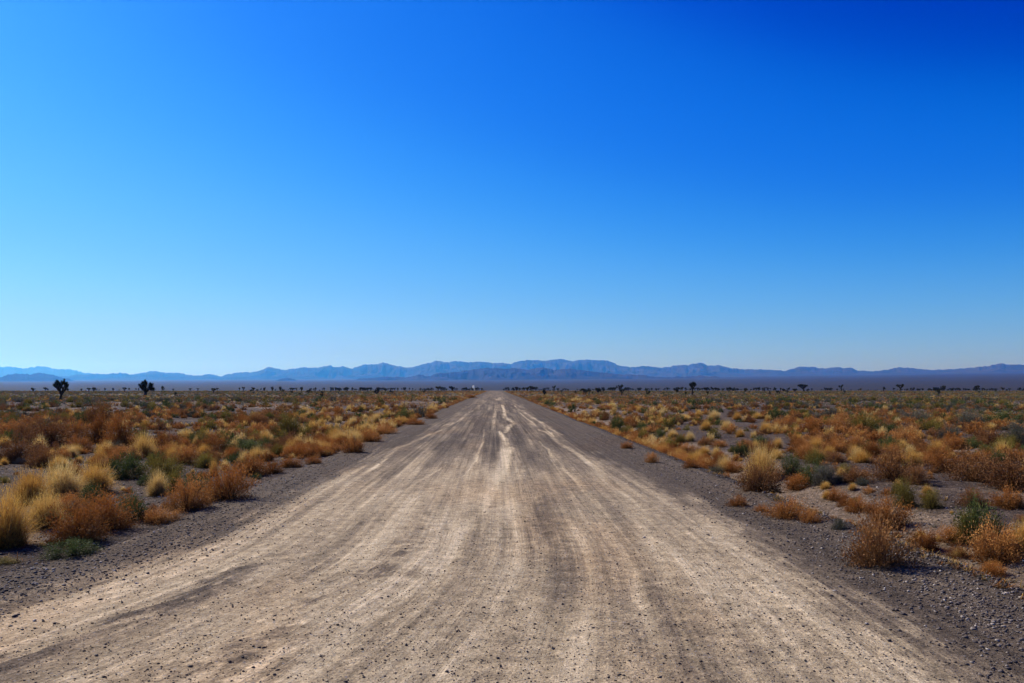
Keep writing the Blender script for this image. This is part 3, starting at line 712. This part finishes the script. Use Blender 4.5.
 ('rust', 842, 432, 22, 16, 'orange shrub left of the golden olive one'),
 ('straw', 798, 441, 14, 8, 'yellow tipped tuft before the wide rust shrub'),
 ('straw', 815, 450, 20, 13, 'tawny tuft on the edge of the stony ground'),
 ('rust', 834, 451, 26, 15, 'rust and gold shrub on the edge of the stony ground'),
 ('rust', 802, 448, 16, 10, 'small rust shrub left of the tawny tuft'),
 ('grey', 830, 417, 17, 10, 'dark grey bush behind the orange shrub'),
 ('brown', 848, 414, 16, 8, 'blackish bush right of the dark grey one'),
 ('green', 573, 412, 10, 8, 'round green bush closest to the far right road edge'),
 ('green', 549, 405, 12, 6, 'dark green bush further along the right road edge'),
 ('green', 541, 402, 8, 5, 'smallest dark green bush along the right road edge'),
 ('straw', 575, 402, 15, 5, 'flat straw patch right of the road, far row'),
 ('straw', 588, 403, 10, 5, 'straw patch right of the flat one, far row'),
 ('straw', 612, 408, 16, 7, 'wide straw clump right of the road, far'),
 ('straw', 597, 415, 16, 7, 'bright straw clump with a dark core, right of the road'),
 ('straw', 584, 414, 8, 5, 'small straw clump left of the one with a dark core'),
]
for kind, px, py, wp, hp, lab in HAND:
    x, y, z = at(px, py); s = math.hypot(x, y) / FPX
    placed.append((x, y, wp * s * 0.5))
    kw = {'brown': 1.1, 'straw': .88, 'olive': .92, 'grey': .92}.get(kind, .95); kh = .84 if kind == 'straw' else .93
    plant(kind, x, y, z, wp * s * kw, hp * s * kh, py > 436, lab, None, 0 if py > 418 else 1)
print('hand plants', len(HAND))

# ------------------------------------------------------------------ the rest of the scrub, strewn by zone
def zone_probs(x, d, y):
    """rust, brown, straw, olive, green, grey"""
    near_road = np.exp(-d / 1.2); band = np.exp(-((d - 5) / 4.5) ** 2)
    n = fbm(x * 0.09, y * 0.09, 91, 3); far = sstep(60, 180, y)
    sidefar = sstep(8, 45, d)
    mf = sstep(30, 80, y) * sidefar
    p = np.stack([2.0 * near_road + 0.75 + 0.8 * (n > .5) - 1.1 * mf, 0.75 + 0.4 * (n < .5) - 0.1 * mf, 1.2 * band + 0.4, 0.25 + 0.45 * mf,
                  0.28 + 0.35 * mf, 0.15 + 1.3 * mf], 0)
    p = np.maximum(p, 0.02); return p / p.sum(0)
KINDS = ['rust', 'brown', 'straw', 'olive', 'green', 'grey']
def strew(n, y0, y1, dens_fn, seed):
    g = np.random.default_rng(seed)
    y = np.sqrt(g.uniform(y0 ** 2, y1 ** 2, n)); x = y * g.uniform(-0.80, 0.80, n)
    d = np.where(x > 0, x - road_r(y), road_l(y) - x)
    gap = np.where(x > 0, 1.1, 0.25)
    k = (d > gap) & (g.random(n) < dens_fn(x, y, d))
    x, y, d = x[k], y[k], d[k]; p = zone_probs(x, d, y).cumsum(0); u = g.random(len(x))
    kd = np.minimum((u[None] > p).sum(0), 5)
    wd = g.uniform(0.28, 0.9, len(x)) ** 1.15 * (0.75 + 0.55 * sstep(30, 140, y)); wd = np.where(kd == 2, wd * 0.72, wd)
    wd = np.where(d < 1.3, wd * 0.62, wd)
    return x, y, d, kd, wd
def dens_mid(x, y, d):
    n = fbm(x * 0.22, y * 0.22, 95, 3)
    return np.clip(0.52 + 3.4 * (n - 0.5) + 0.8 * np.exp(-((d - 0.9) / 0.6) ** 2) + 0.55 * sstep(60, 150, y), 0.06, 1)
def dens_near(x, y, d): return 0.5 * dens_mid(x, y, d)
near_ = list(strew(2600, 6.5, 24, dens_near, 9)); near_[4] = near_[4] * 0.5; near_ = tuple(near_)
parts_ = [near_, strew(7600, 19, 55, dens_mid, 1), strew(17000, 55, 150, dens_mid, 2), strew(36000, 150, 460, dens_mid, 3)]
# roadside hedges of low rust plants
g = np.random.default_rng(5)
for side in (-1, 1):
    n = 900; y = 1 / g.uniform(1 / 420, 1 / 20, n); y = np.where(g.random(n) < .5, g.uniform(25, 420, n), y)
    off = np.abs(g.normal(size=n)) * 0.5 + (0.15 if side < 0 else 0.9)
    x = np.where(side < 0, road_l(y) - off, road_r(y) + off)
    parts_.append((x, y, off, np.where(g.random(n) < .85, 0, 2), g.uniform(.22, .50, n)))
ax_, ay_, ad_, ak_, aw_ = [np.concatenate([p[i] for p in parts_]) for i in range(5)]
PL = np.array(placed)
keep = np.ones(len(ax_), bool)
for i in np.where(ay_ < 90)[0]:
    dd = np.hypot(PL[:, 0] - ax_[i], PL[:, 1] - ay_[i])
    if np.any(dd < (PL[:, 2] + aw_[i] * .5) * 0.62): keep[i] = False
ax_, ay_, ad_, ak_, aw_ = ax_[keep], ay_[keep], ad_[keep], ak_[keep], aw_[keep]
az_ = H(ax_, ay_); size = aw_ / ay_
SIDE = {0: 'left of the road', 1: 'right of the road'}
DESC = {'rust': 'rust orange low shrub', 'brown': 'dark brown shrub', 'straw': 'pale straw grass tuft', 'olive': 'olive low shrub', 'green': 'dark green bush', 'grey': 'grey green sagebrush'}
single = np.zeros(len(ax_), bool)
handn = {k: sum(1 for h in HAND if h[0] == k) for k in KINDS}
for ki, kind in enumerate(KINDS):
    idx = np.where(ak_ == ki)[0]; idx = idx[np.argsort(-size[idx])][:300 - handn[kind]]
    single[idx] = True
    for i in idx:
        s = int(ax_[i] > 0); y = ay_[i]
        dist = 'in the near scrub' if y < 32 else ('in the middle scrub' if y < 65 else 'far out on the plain')
        edge = 'by the gravel edge ' if ad_[i] < 2.0 else ('well back ' if ad_[i] > 14 else '')
        lab = f'{DESC[kind]} {edge}{dist}, {SIDE[s]}'
        h = aw_[i] * RATIO[kind] * random.uniform(0.75, 1.1)
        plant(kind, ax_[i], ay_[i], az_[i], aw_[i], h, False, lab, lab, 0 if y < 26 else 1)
print('single strewn plants', int(single.sum()), 'others', int((~single).sum()))

def merged(name, kinds_idx, lod, sel, label, seed):
    for ki in kinds_idx:
        kind = KINDS[ki]; idx = np.where(sel & (ak_ == ki))[0]
        if not len(idx): continue
        g = np.random.default_rng(seed + ki); protos = [foliage_geo(kind, lod, np.random.default_rng(seed * 3 + q)) for q in range(8)]
        which = g.integers(0, 8, len(idx)); VV = []; FF = []; RR = []; HH = []; PP = []; off = 0
        for q in range(8):
            ii = idx[which == q]; m = len(ii)
            if not m: continue
            V, F, r, h = protos[q]; a = g.uniform(0, 6.28, m); c, s = np.cos(a)[:, None], np.sin(a)[:, None]
            w = aw_[ii][:, None]; hs_ = w * g.uniform(0.7, 1.05, (m, 1)) * (0.8 if lod == 2 else 1)
            x = (V[None, :, 0] * c - V[None, :, 1] * s) * w + ax_[ii][:, None]; y = (V[None, :, 0] * s + V[None, :, 1] * c) * w + ay_[ii][:, None]
            z = V[None, :, 2] * hs_ + az_[ii][:, None] - 0.01
            VV.append(np.stack([x, y, z], -1).reshape(-1, 3)); FF.append((F[None] + (off + np.arange(m) * len(V))[:, None, None]).reshape(-1, 3))
            RR.append(np.tile(r, m)); HH.append(np.tile(h, m)); PP.append(np.repeat(g.random(m), len(V))); off += m * len(V)
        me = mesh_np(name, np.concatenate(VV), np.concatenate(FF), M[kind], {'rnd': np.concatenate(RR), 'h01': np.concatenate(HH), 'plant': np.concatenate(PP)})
        o = link(bpy.data.objects.new(NAME[kind] + '_scrub', me))
        tag(o, f'distant mass of {DESC[kind]} plants {label}', 'scrub', None, 'stuff')
merged('middle_scrub', range(6), 1, ~single & (ay_ < 75), 'in the middle distance', 40)
merged('far_scrub', range(6), 2, ~single & (ay_ >= 75), 'far out on the plain', 60)

# small weeds and litter between the shrubs
def ground_cover():
    g = np.random.default_rng(77); n = 9000
    y = np.sqrt(g.uniform(5.5 ** 2, 42 ** 2, n)); x = y * g.uniform(-0.78, 0.78, n)
    d = np.where(x > 0, x - road_r(y), road_l(y) - x)
    k = (d > np.where(x > 0, 1.0, 0.35)) & (fbm(x * 0.5, y * 0.5, 15, 3) + 0.1 * g.random(n) > 0.54)
    x, y = x[k], y[k]
    yb = 1 / g.uniform(1 / 40, 1 / 4.6, 1500); xb = road_r(yb) + g.uniform(0.05, 1.5, 1500); x = np.append(x, xb); y = np.append(y, yb); z = H(x, y)
    for mi, (kind, nb) in enumerate((('rust', 16), ('straw', 18), ('grey', 14))):
        ii = np.where(g.integers(0, 3, len(x)) == mi)[0]; G = Geo()
        for i in ii:
            V, F, r, h = blades(g, nb, 0.5, 0.05, 0.25, 2, 1.0, 0.2); s = g.uniform(0.06, 0.20)
            G.add(V * s + [x[i], y[i], z[i]], F, r, h * 0.8)
        V, F, r, h = G.arr()
        o = link(bpy.data.objects.new('dry_ground_cover', mesh_np('dry_ground_cover', V, F, M[kind], {'rnd': r, 'h01': h, 'plant': r})))
        tag(o, f'sparse {["rusty", "straw coloured", "grey"][mi]} ground cover and litter between the shrubs', 'ground cover', None, 'stuff')
ground_cover()

# ------------------------------------------------------------------ Joshua trees
def tube(pts, rads, g, sides=7):
    V = []; F = []; n = len(pts)
    for i, (p, r) in enumerate(zip(pts, rads)):
        t = unit(np.array(pts[min(i + 1, n - 1)]) - np.array(pts[max(i - 1, 0)])); a = unit(np.cross(t, [0.3, 0.9, 0.1])); b = np.cross(t, a)
        for k in range(sides):
            an = 2 * math.pi * k / sides; V.append(np.array(p) + (a * math.cos(an) + b * math.sin(an)) * r * g.uniform(.85, 1.15))
    for i in range(n - 1):
        for k in range(sides):
            a = i * sides + k; b = i * sides + (k + 1) % sides; F += [[a, b, b + sides], [a, b + sides, a + sides]]
    V = np.array(V); return V, np.array(F), g.random(len(V)), np.zeros(len(V))
def rosette(c, ax, rad, g, n=130):
    d = unit(g.normal(size=(n, 3)) + ax * 0.9); L = rad * g.uniform(.75, 1.15, n)[:, None]; sd = unit(np.cross(d, g.normal(size=(n, 3)))) * rad * 0.09
    o = c + unit(ax) * g.uniform(-0.5, 0.5, n)[:, None] * rad * 0.8
    V = np.stack([o - sd, o + sd, o + d * L], 1).reshape(-1, 3); return V, np.arange(3 * n).reshape(-1, 3), np.repeat(g.random(n), 3), np.full(3 * n, 1.0)
def joshua(seed, branches, height=1.0, thick=1.0, spread=0.42, levels=2, rr=0.13):
    """unit height tree; returns trunk and crown meshes"""
    g = np.random.default_rng(seed); T = Geo(); K = Geo()
    fork = g.uniform(0.28, 0.38); lean = g.normal(size=2) * 0.02
    T.add(*tube([(0, 0, -0.03), (0, 0, 0.03), (lean[0], lean[1], fork * .6), (lean[0] * 2, lean[1] * 2, fork)], np.array([.085, .062, .050, .052]) * thick, g))
    def grow(p, d, L, r, lev):
        p = np.array(p); q = p + d * L * .5 + g.normal(size=3) * .015; e = q + unit(d + [0, 0, .35]) * L * .5
        T.add(*tube([p, q, e], [r, r * .9, r * .85], g))
        for f in (0.55, 0.8): K.add(*rosette(p + (e - p) * f, unit(e - p), rr * 0.62, g, 50))
        if lev == 0 or e[2] > 0.80:
            ax = unit(e - q); K.add(*rosette(e + ax * .02, ax, rr * g.uniform(.85, 1.15), g)); return
        for _ in range(g.integers(2, 4)):
            nd = unit(d + g.normal(size=3) * 0.55 + [0, 0, .25]); grow(e, nd, L * g.uniform(.6, .85), r * .8, lev - 1)
    for b in range(branches):
        a = 2 * math.pi * b / branches + g.uniform(-.4, .4); sp = spread * g.uniform(.6, 1.3)
        d = unit(np.array([math.cos(a) * sp, math.sin(a) * sp, .45])); grow((lean[0] * 2, lean[1] * 2, fork * g.uniform(.8, 1)), d, g.uniform(.22, .30), .042 * thick, levels - 1)
    K.add(*rosette(np.array([lean[0] * 2, lean[1] * 2, fork + .3]), np.array([0, 0, 1.]), rr, g))
    out = []
    top = max(v[:, 2].max() for v in K.V); wid = max(np.abs(v[:, :2]).max() for v in K.V) * 2
    for G, m, nm in ((T, 'bark', 'trunk'), (K, 'dagger', 'crown')):
        V, F, r, h = G.arr(); out.append(mesh_np('joshua_' + nm, V / [wid, wid, top], F, M[m], {'rnd': r, 'h01': h, 'plant': np.zeros(len(r))}))
    return out
JT = [joshua(11, 5, rr=.10, thick=1.3, levels=3), joshua(12, 5, thick=1.6, spread=.7, rr=.15, levels=2), joshua(13, 3, thick=1.3, rr=.12), joshua(14, 5, spread=.55, rr=.12, levels=2, thick=1.3), joshua(15, 3, spread=.3, rr=.15), joshua(16, 2, spread=.25, rr=.18, thick=1.5)]
def tree(x, y, z, h, wf, var, label, group=None, parts=True, rot=None):
    root = link(bpy.data.objects.new('joshua_tree', None)); root.location = (x, y, z); root.scale = (h * wf, h * wf, h); root.rotation_euler = (0, 0, random.uniform(0, 6.28) if rot is None else rot)
    for nm, me in zip(('trunk', 'crown'), JT[var]): link(bpy.data.objects.new(nm, me), root)
    tag(root, label, 'tree', group); return root
TREES = [
 (60, 401, 20, .80, 0, 'many-armed dark Joshua tree at the far left, nearest the camera of all the trees'),
 (145, 397, 17, 1.15, 1, 'stout dark Joshua tree with few thick forking arms, second from the left'),
 (692, 394.8, 13.5, .8, 3, 'tallest Joshua tree right of the road, dense rounded crown'),
 (804, 391.6, 7.5, 1.9, 3, 'wide dome crowned Joshua tree standing on the skyline at the right'),
 (841, 391.4, 7, .8, 4, 'thin Joshua tree poking up alone right of the wide domed one'),
 (598, 394, 7, 1.1, 1, 'dark bushy Joshua tree right of the road, clear of the skyline row'),
 (620, 391.5, 7.5, 1.1, 0, 'taller Joshua tree in the skyline row, second clump right of the road'),
 (649, 396, 6, .7, 5, 'stubby short Joshua tree left of the tallest right-hand one'),
 (708, 396.5, 6, .7, 5, 'stubby short Joshua tree right of the tallest right-hand one'),
 (584, 395, 7, .8, 4, 'narrow Joshua tree left of the dark bushy one'),
 (554, 391.5, 6.5, .8, 4, 'thin Joshua tree in the skyline row, close right of the road'),
 (531, 391.6, 6, 1.3, 3, 'bushy Joshua tree in the skyline row, nearest right of the road'),
 (770, 396.5, 6, .7, 5, 'short dark Joshua stub left of the wide domed tree'),
 (939, 396, 6.5, .7, 5, 'short dark Joshua stub among the scrub at the far right'),
 (900, 391.3, 7, 1.4, 3, 'wide Joshua tree on the skyline, right part of the row'),
 (943, 391.3, 5.5, .9, 0, 'small Joshua tree just above the short dark stub at the far right'),
 (977, 391.3, 5.5, .9, 2, 'small thin Joshua tree near the right photo edge'),
 (214, 393.5, 5.5, 1.0, 2, 'small Joshua tree, first right of the stout left one'),
 (162, 392, 6, .7, 4, 'thin little Joshua tree just right of the stout one'),
 (175, 397, 5, 1.0, 5, 'dark low Joshua stub right of the stout left tree'),
 (243, 391.5, 4.5, .9, 2, 'little Joshua tree left of a matching neighbour on the skyline'),
 (253, 391.5, 4.5, .9, 4, 'little Joshua tree right of a matching neighbour on the skyline'),
 (89, 392, 4, 1, 2, 'left of two small Joshua trees between the two big left trees'),
 (94, 392, 4.5, 1, 0, 'right of two small Joshua trees between the two big left trees'),
 (125, 392, 4.5, 1, 2, 'small Joshua tree directly left of the stout one'),
 (322, 399, 6, .8, 5, 'dark Joshua stub among the scrub, left of the road'),
 (377, 395.5, 7.5, 1.1, 1, 'dark round Joshua tree left of the road, largest of that stretch'),
 (438, 391.8, 6, 1.2, 3, 'bushy Joshua tree on the skyline near the left roadside'),
 (452, 391.6, 6, 1.1, 0, 'bushy Joshua tree on the skyline, closest to the white dust puff'),
 (33, 392, 4, 1, 0, 'small Joshua tree at the left, beyond the many-armed one'),
]
for px, py, hp, wf, var, lab in TREES:
    x, y, z = at(px, py); tree(x, y, z, hp * math.hypot(x, y) / FPX, wf, var, lab)
g = np.random.default_rng(21); n = 0
while n < 250:
    px = g.uniform(-60, 1090) if g.random() < .4 else g.uniform(250, 800)
    y = g.uniform(330, 620) if g.random() < .8 else g.uniform(180, 330); x = y * (px - 495) / FPX
    if abs(x) < 7 or (fbm(px * .035, 1.5, 97, 3) < .5 and g.random() < .7): continue
    if px < 250 and g.random() < .7: continue
    h = g.uniform(0.9, 2.5) * (1.2 if g.random() < .2 else 1) * (0.6 if y < 330 else 1); s = 'left' if x < 0 else 'right'
    side = ('far ' if abs(px - 495) > 270 else 'near ') + s
    dist = 'nearer' if y < 440 else ('middle' if y < 530 else 'outermost')
    tree(x, y, float(H(x, y)), h, g.uniform(.5, 1.3), int(g.integers(0, 6)), f'small dark Joshua tree in the skyline row, {side} of the road, {dist} line', f'{side} {dist} Joshua trees of the skyline row')
    n += 1

def far_joshua():
    g = np.random.default_rng(64)
    for mi, (src, mt) in enumerate((('trunk', 'bark'), ('crown', 'dagger'))):
        g = np.random.default_rng(64); VV = []; FF = []; off = 0
        protos = []
        for v in range(6):
            me = JT[v][mi]; V = np.zeros(len(me.vertices) * 3, np.float32); me.vertices.foreach_get('co', V); F = np.zeros(len(me.loops), np.int32); me.loops.foreach_get('vertex_index', F); protos.append((V.reshape(-1, 3), F.reshape(-1, 3)))
        for i in range(760):
            px = g.uniform(330, 1090) if g.random() < .93 else g.uniform(-70, 230); y = g.uniform(480, 760); x = y * (px - 495) / FPX; h = g.uniform(0.9, 2.9); w_ = h * g.uniform(.5, 1.5); v = int(g.integers(0, 6))
            if abs(x) < 8 or (fbm(px * .05, 7.5, 98, 3) < .48 and g.random() < .75): continue
            V, F = protos[v]; VV.append(V * [w_, w_, h] + [x, y, float(H(x, y))]); FF.append(F + off); off += len(V)
        V = np.concatenate(VV); me = mesh_np('far_joshua_' + src, V, np.concatenate(FF), M[mt], {'rnd': np.zeros(len(V)), 'h01': np.ones(len(V)), 'plant': np.zeros(len(V))})
        o = link(bpy.data.objects.new('far_joshua_woodland', me)); tag(o, f'outermost small Joshua trees merging into one dark line on the skyline, their {src}s', 'trees', None, 'stuff')
far_joshua()

# ------------------------------------------------------------------ stones
def pebbles(name, x, y, z, s, rr, label):
    g = np.random.default_rng(len(x)); base = np.array([[1, 0, 0], [-1, 0, 0], [0, 1, 0], [0, -1, 0], [0, 0, 1], [0, 0, -1], [.6, .6, .6], [-.6, .6, .5], [.6, -.6, .5], [-.6, -.6, .6]], float)
    tri = np.array([[0, 6, 8], [0, 2, 6], [2, 7, 6], [2, 1, 7], [1, 9, 7], [1, 3, 9], [3, 8, 9], [3, 0, 8], [4, 8, 6], [4, 6, 7], [4, 7, 9], [4, 9, 8], [5, 2, 0], [5, 1, 2], [5, 3, 1], [5, 0, 3]])
    m = len(x); V = base[None] * g.uniform(.6, 1.25, (m, 10, 1)) * np.stack([g.uniform(.8, 1.4, m), g.uniform(.6, 1, m), g.uniform(.4, .8, m)], 1)[:, None]
    a = g.uniform(0, 6.28, m); c, q = np.cos(a)[:, None], np.sin(a)[:, None]
    W = np.stack([V[..., 0] * c - V[..., 1] * q, V[..., 0] * q + V[..., 1] * c, V[..., 2]], -1) * s[:, None, None] + np.stack([x, y, z + s * .2], 1)[:, None]
    F = (tri[None] + (np.arange(m) * 10)[:, None, None]).reshape(-1, 3)
    o = link(bpy.data.objects.new(name, mesh_np(name, W.reshape(-1, 3), F, M_STONE, {'rnd': np.repeat(rr, 10)})))
    return o
def road_z(x, y):
    i = np.clip(np.searchsorted(ry, y) - 1, 0, len(ry) - 2); l = road_l(y) - .12; r = road_r(y) + .12
    j = np.clip(np.round((x - l) / (r - l) * (len(cols) - 1)).astype(int), 0, len(cols) - 1); return RZ[i, j]
g = np.random.default_rng(31)
n = 30000; y = 1 / g.uniform(1 / 34, 1 / 3.6, n); x = g.uniform(-1, 1, n) * 4.9
k = (x > road_l(y) + .15) & (x < road_r(y) - .1); x, y = x[k], y[k]
s = 0.003 + 0.0045 * g.random(len(x)) ** 2.0 + 0.007 * g.random(len(x)) ** 12
tag(pebbles('road_gravel', x, y, road_z(x, y), s, g.random(len(x)) ** 2.5 * .45, ''), 'loose dark gravel strewn over the tan road', 'gravel', None, 'stuff')
n = 30000; y = 1 / g.uniform(1 / 30, 1 / 4.2, n); side = g.random(n) < .42
off = g.normal(size=n) * .45
x = np.where(side, road_l(y) + .35 + off, road_r(y) - .2 + off)
ins = (x > road_l(y)) & (x < road_r(y)); z = np.where(ins, road_z(x, y), H(x, y))
s = 0.004 + 0.015 * g.random(n) ** 3
tag(pebbles('shoulder_gravel', x, y, z, s, g.random(n), ''), 'purple grey gravel thrown up along both road edges', 'gravel', None, 'stuff')
n = 26000; y = np.sqrt(g.uniform(25, 38 ** 2, n)); y = np.where(g.random(n) < .5, 1 / g.uniform(1 / 30, 1 / 5, n), y); x = y * g.uniform(-.76, .76, n)
d = np.where(x > 0, x - road_r(y), road_l(y) - x); k = d > .5; x, y = x[k], y[k]; yb = 1 / g.uniform(1 / 30, 1 / 4.6, 5000); xb = road_r(yb) + g.uniform(-0.1, 3.2, 5000); x = np.append(x, xb); y = np.append(y, yb)
s = 0.006 + 0.024 * g.random(len(x)) ** 3.2
tag(pebbles('desert_gravel', x, y, H(x, y), s, g.random(len(x)), ''), 'stones and gravel on the bare desert soil between shrubs', 'gravel', None, 'stuff')

# a few stones big enough to point at
STONES = [(447, 679, 8), (190, 678, 7), (644, 541, 6), (657, 547, 5), (264, 657, 6), (388, 602, 5), (484, 613, 6), (739, 612, 5), (350, 635, 5), (645, 622, 6),
          (35, 633, 5), (730, 634, 4), (717, 627, 4), (457, 659, 5), (771, 597, 7), (963, 620, 5), (803, 632, 5), (591, 633, 4), (205, 643, 5), (1002, 675, 6)]
STL = ['dark stone at the bottom centre of the road', 'dark stone at the bottom left of the road', 'dark clod on the pale right track, upper one', 'dark pebble right below the upper clod on the right track',
       'round black pebble on the left of the road', 'black pebble in the middle left of the road', 'dark pebble left of the road centre', 'dark flat stone on the right half of the road', 'dark pebble on the left centre of the road',
       'largest dark stone right of the road centre', 'small dark stone near the left photo edge', 'dark stone low on the right half, right one of two', 'dark stone low on the right half, left one of two',
       'dark stone above the bottom centre one', 'pale grey stone where the right gravel begins', 'whitish stone on the dark right berm', 'grey stone in the right gravel near the bottom', 'small dark stone near the bottom, right of centre',
       'small round dark stone in the lower left', 'dark stone in the bottom right corner gravel']
for i, ((px, py, wp), lab) in enumerate(zip(STONES, STL)):
    d = ray(px, py); t = -EYE / d.z; x, y = d.x * t, d.y * t
    z = float(road_z(np.array([x]), np.array([y]))[0]) if road_l(y) < x < road_r(y) else float(H(x, y))
    s = wp * 0.5 * math.hypot(x, y) / FPX * 0.62; pale = 'pale' in lab or 'whitish' in lab
    me = pebbles('stone', np.array([0.0]), np.array([0.0]), np.array([0.0]), np.array([s]), np.array([0.97 if pale else 0.06 + .02 * (i % 5)]), '')
    me.location = (x, y, z); me.rotation_euler = (0, 0, i * 1.1); tag(me, lab, 'stone')

# ------------------------------------------------------------------ dust puff raised far down the plain
def dust_puff():
    px, py = 474.5, 390.6; y = 560.0; x = y * (px - 495) / FPX; z = float(H(x, y)); V = []; F = []; off = 0
    import bmesh
    for i, (dx, dz, r) in enumerate([(0.3, .8, .55), (0.0, 1.4, .7), (-.6, 2.1, .85), (-.9, 2.8, .75), (-.5, 3.3, .5)]):
        bm = bmesh.new(); bmesh.ops.create_icosphere(bm, subdivisions=3, radius=r); 
        P = np.array([v.co[:] for v in bm.verts]); P *= (1 + .45 * (fbm(P[:, 0] * 2.2 + i * 7, P[:, 1] * 2.2 + P[:, 2] * 1.7, 9, 2) - .5))[:, None]
        V.append(P + [dx, 0, dz]); F.append(np.array([[v.index for v in f.verts] for f in bm.faces]) + off); off += len(P); bm.free()
    m, nt = mat('dust_cloud'); v = nt.nodes.new('ShaderNodeVolumePrincipled'); v.inputs['Color'].default_value = (.93, .93, .95, 1); v.inputs['Density'].default_value = 1.6
    o = nt.nodes.new('ShaderNodeOutputMaterial'); nt.links.new(v.outputs[0], o.inputs['Volume'])
    ob = link(bpy.data.objects.new('dust_puff', mesh_np('dust_puff', np.concatenate(V), np.concatenate(F), m, smooth=True))); ob.location = (x, y, z)
    tag(ob, 'small white puff of dust rising above the skyline left of the road', 'dust puff', None, 'stuff')
dust_puff()
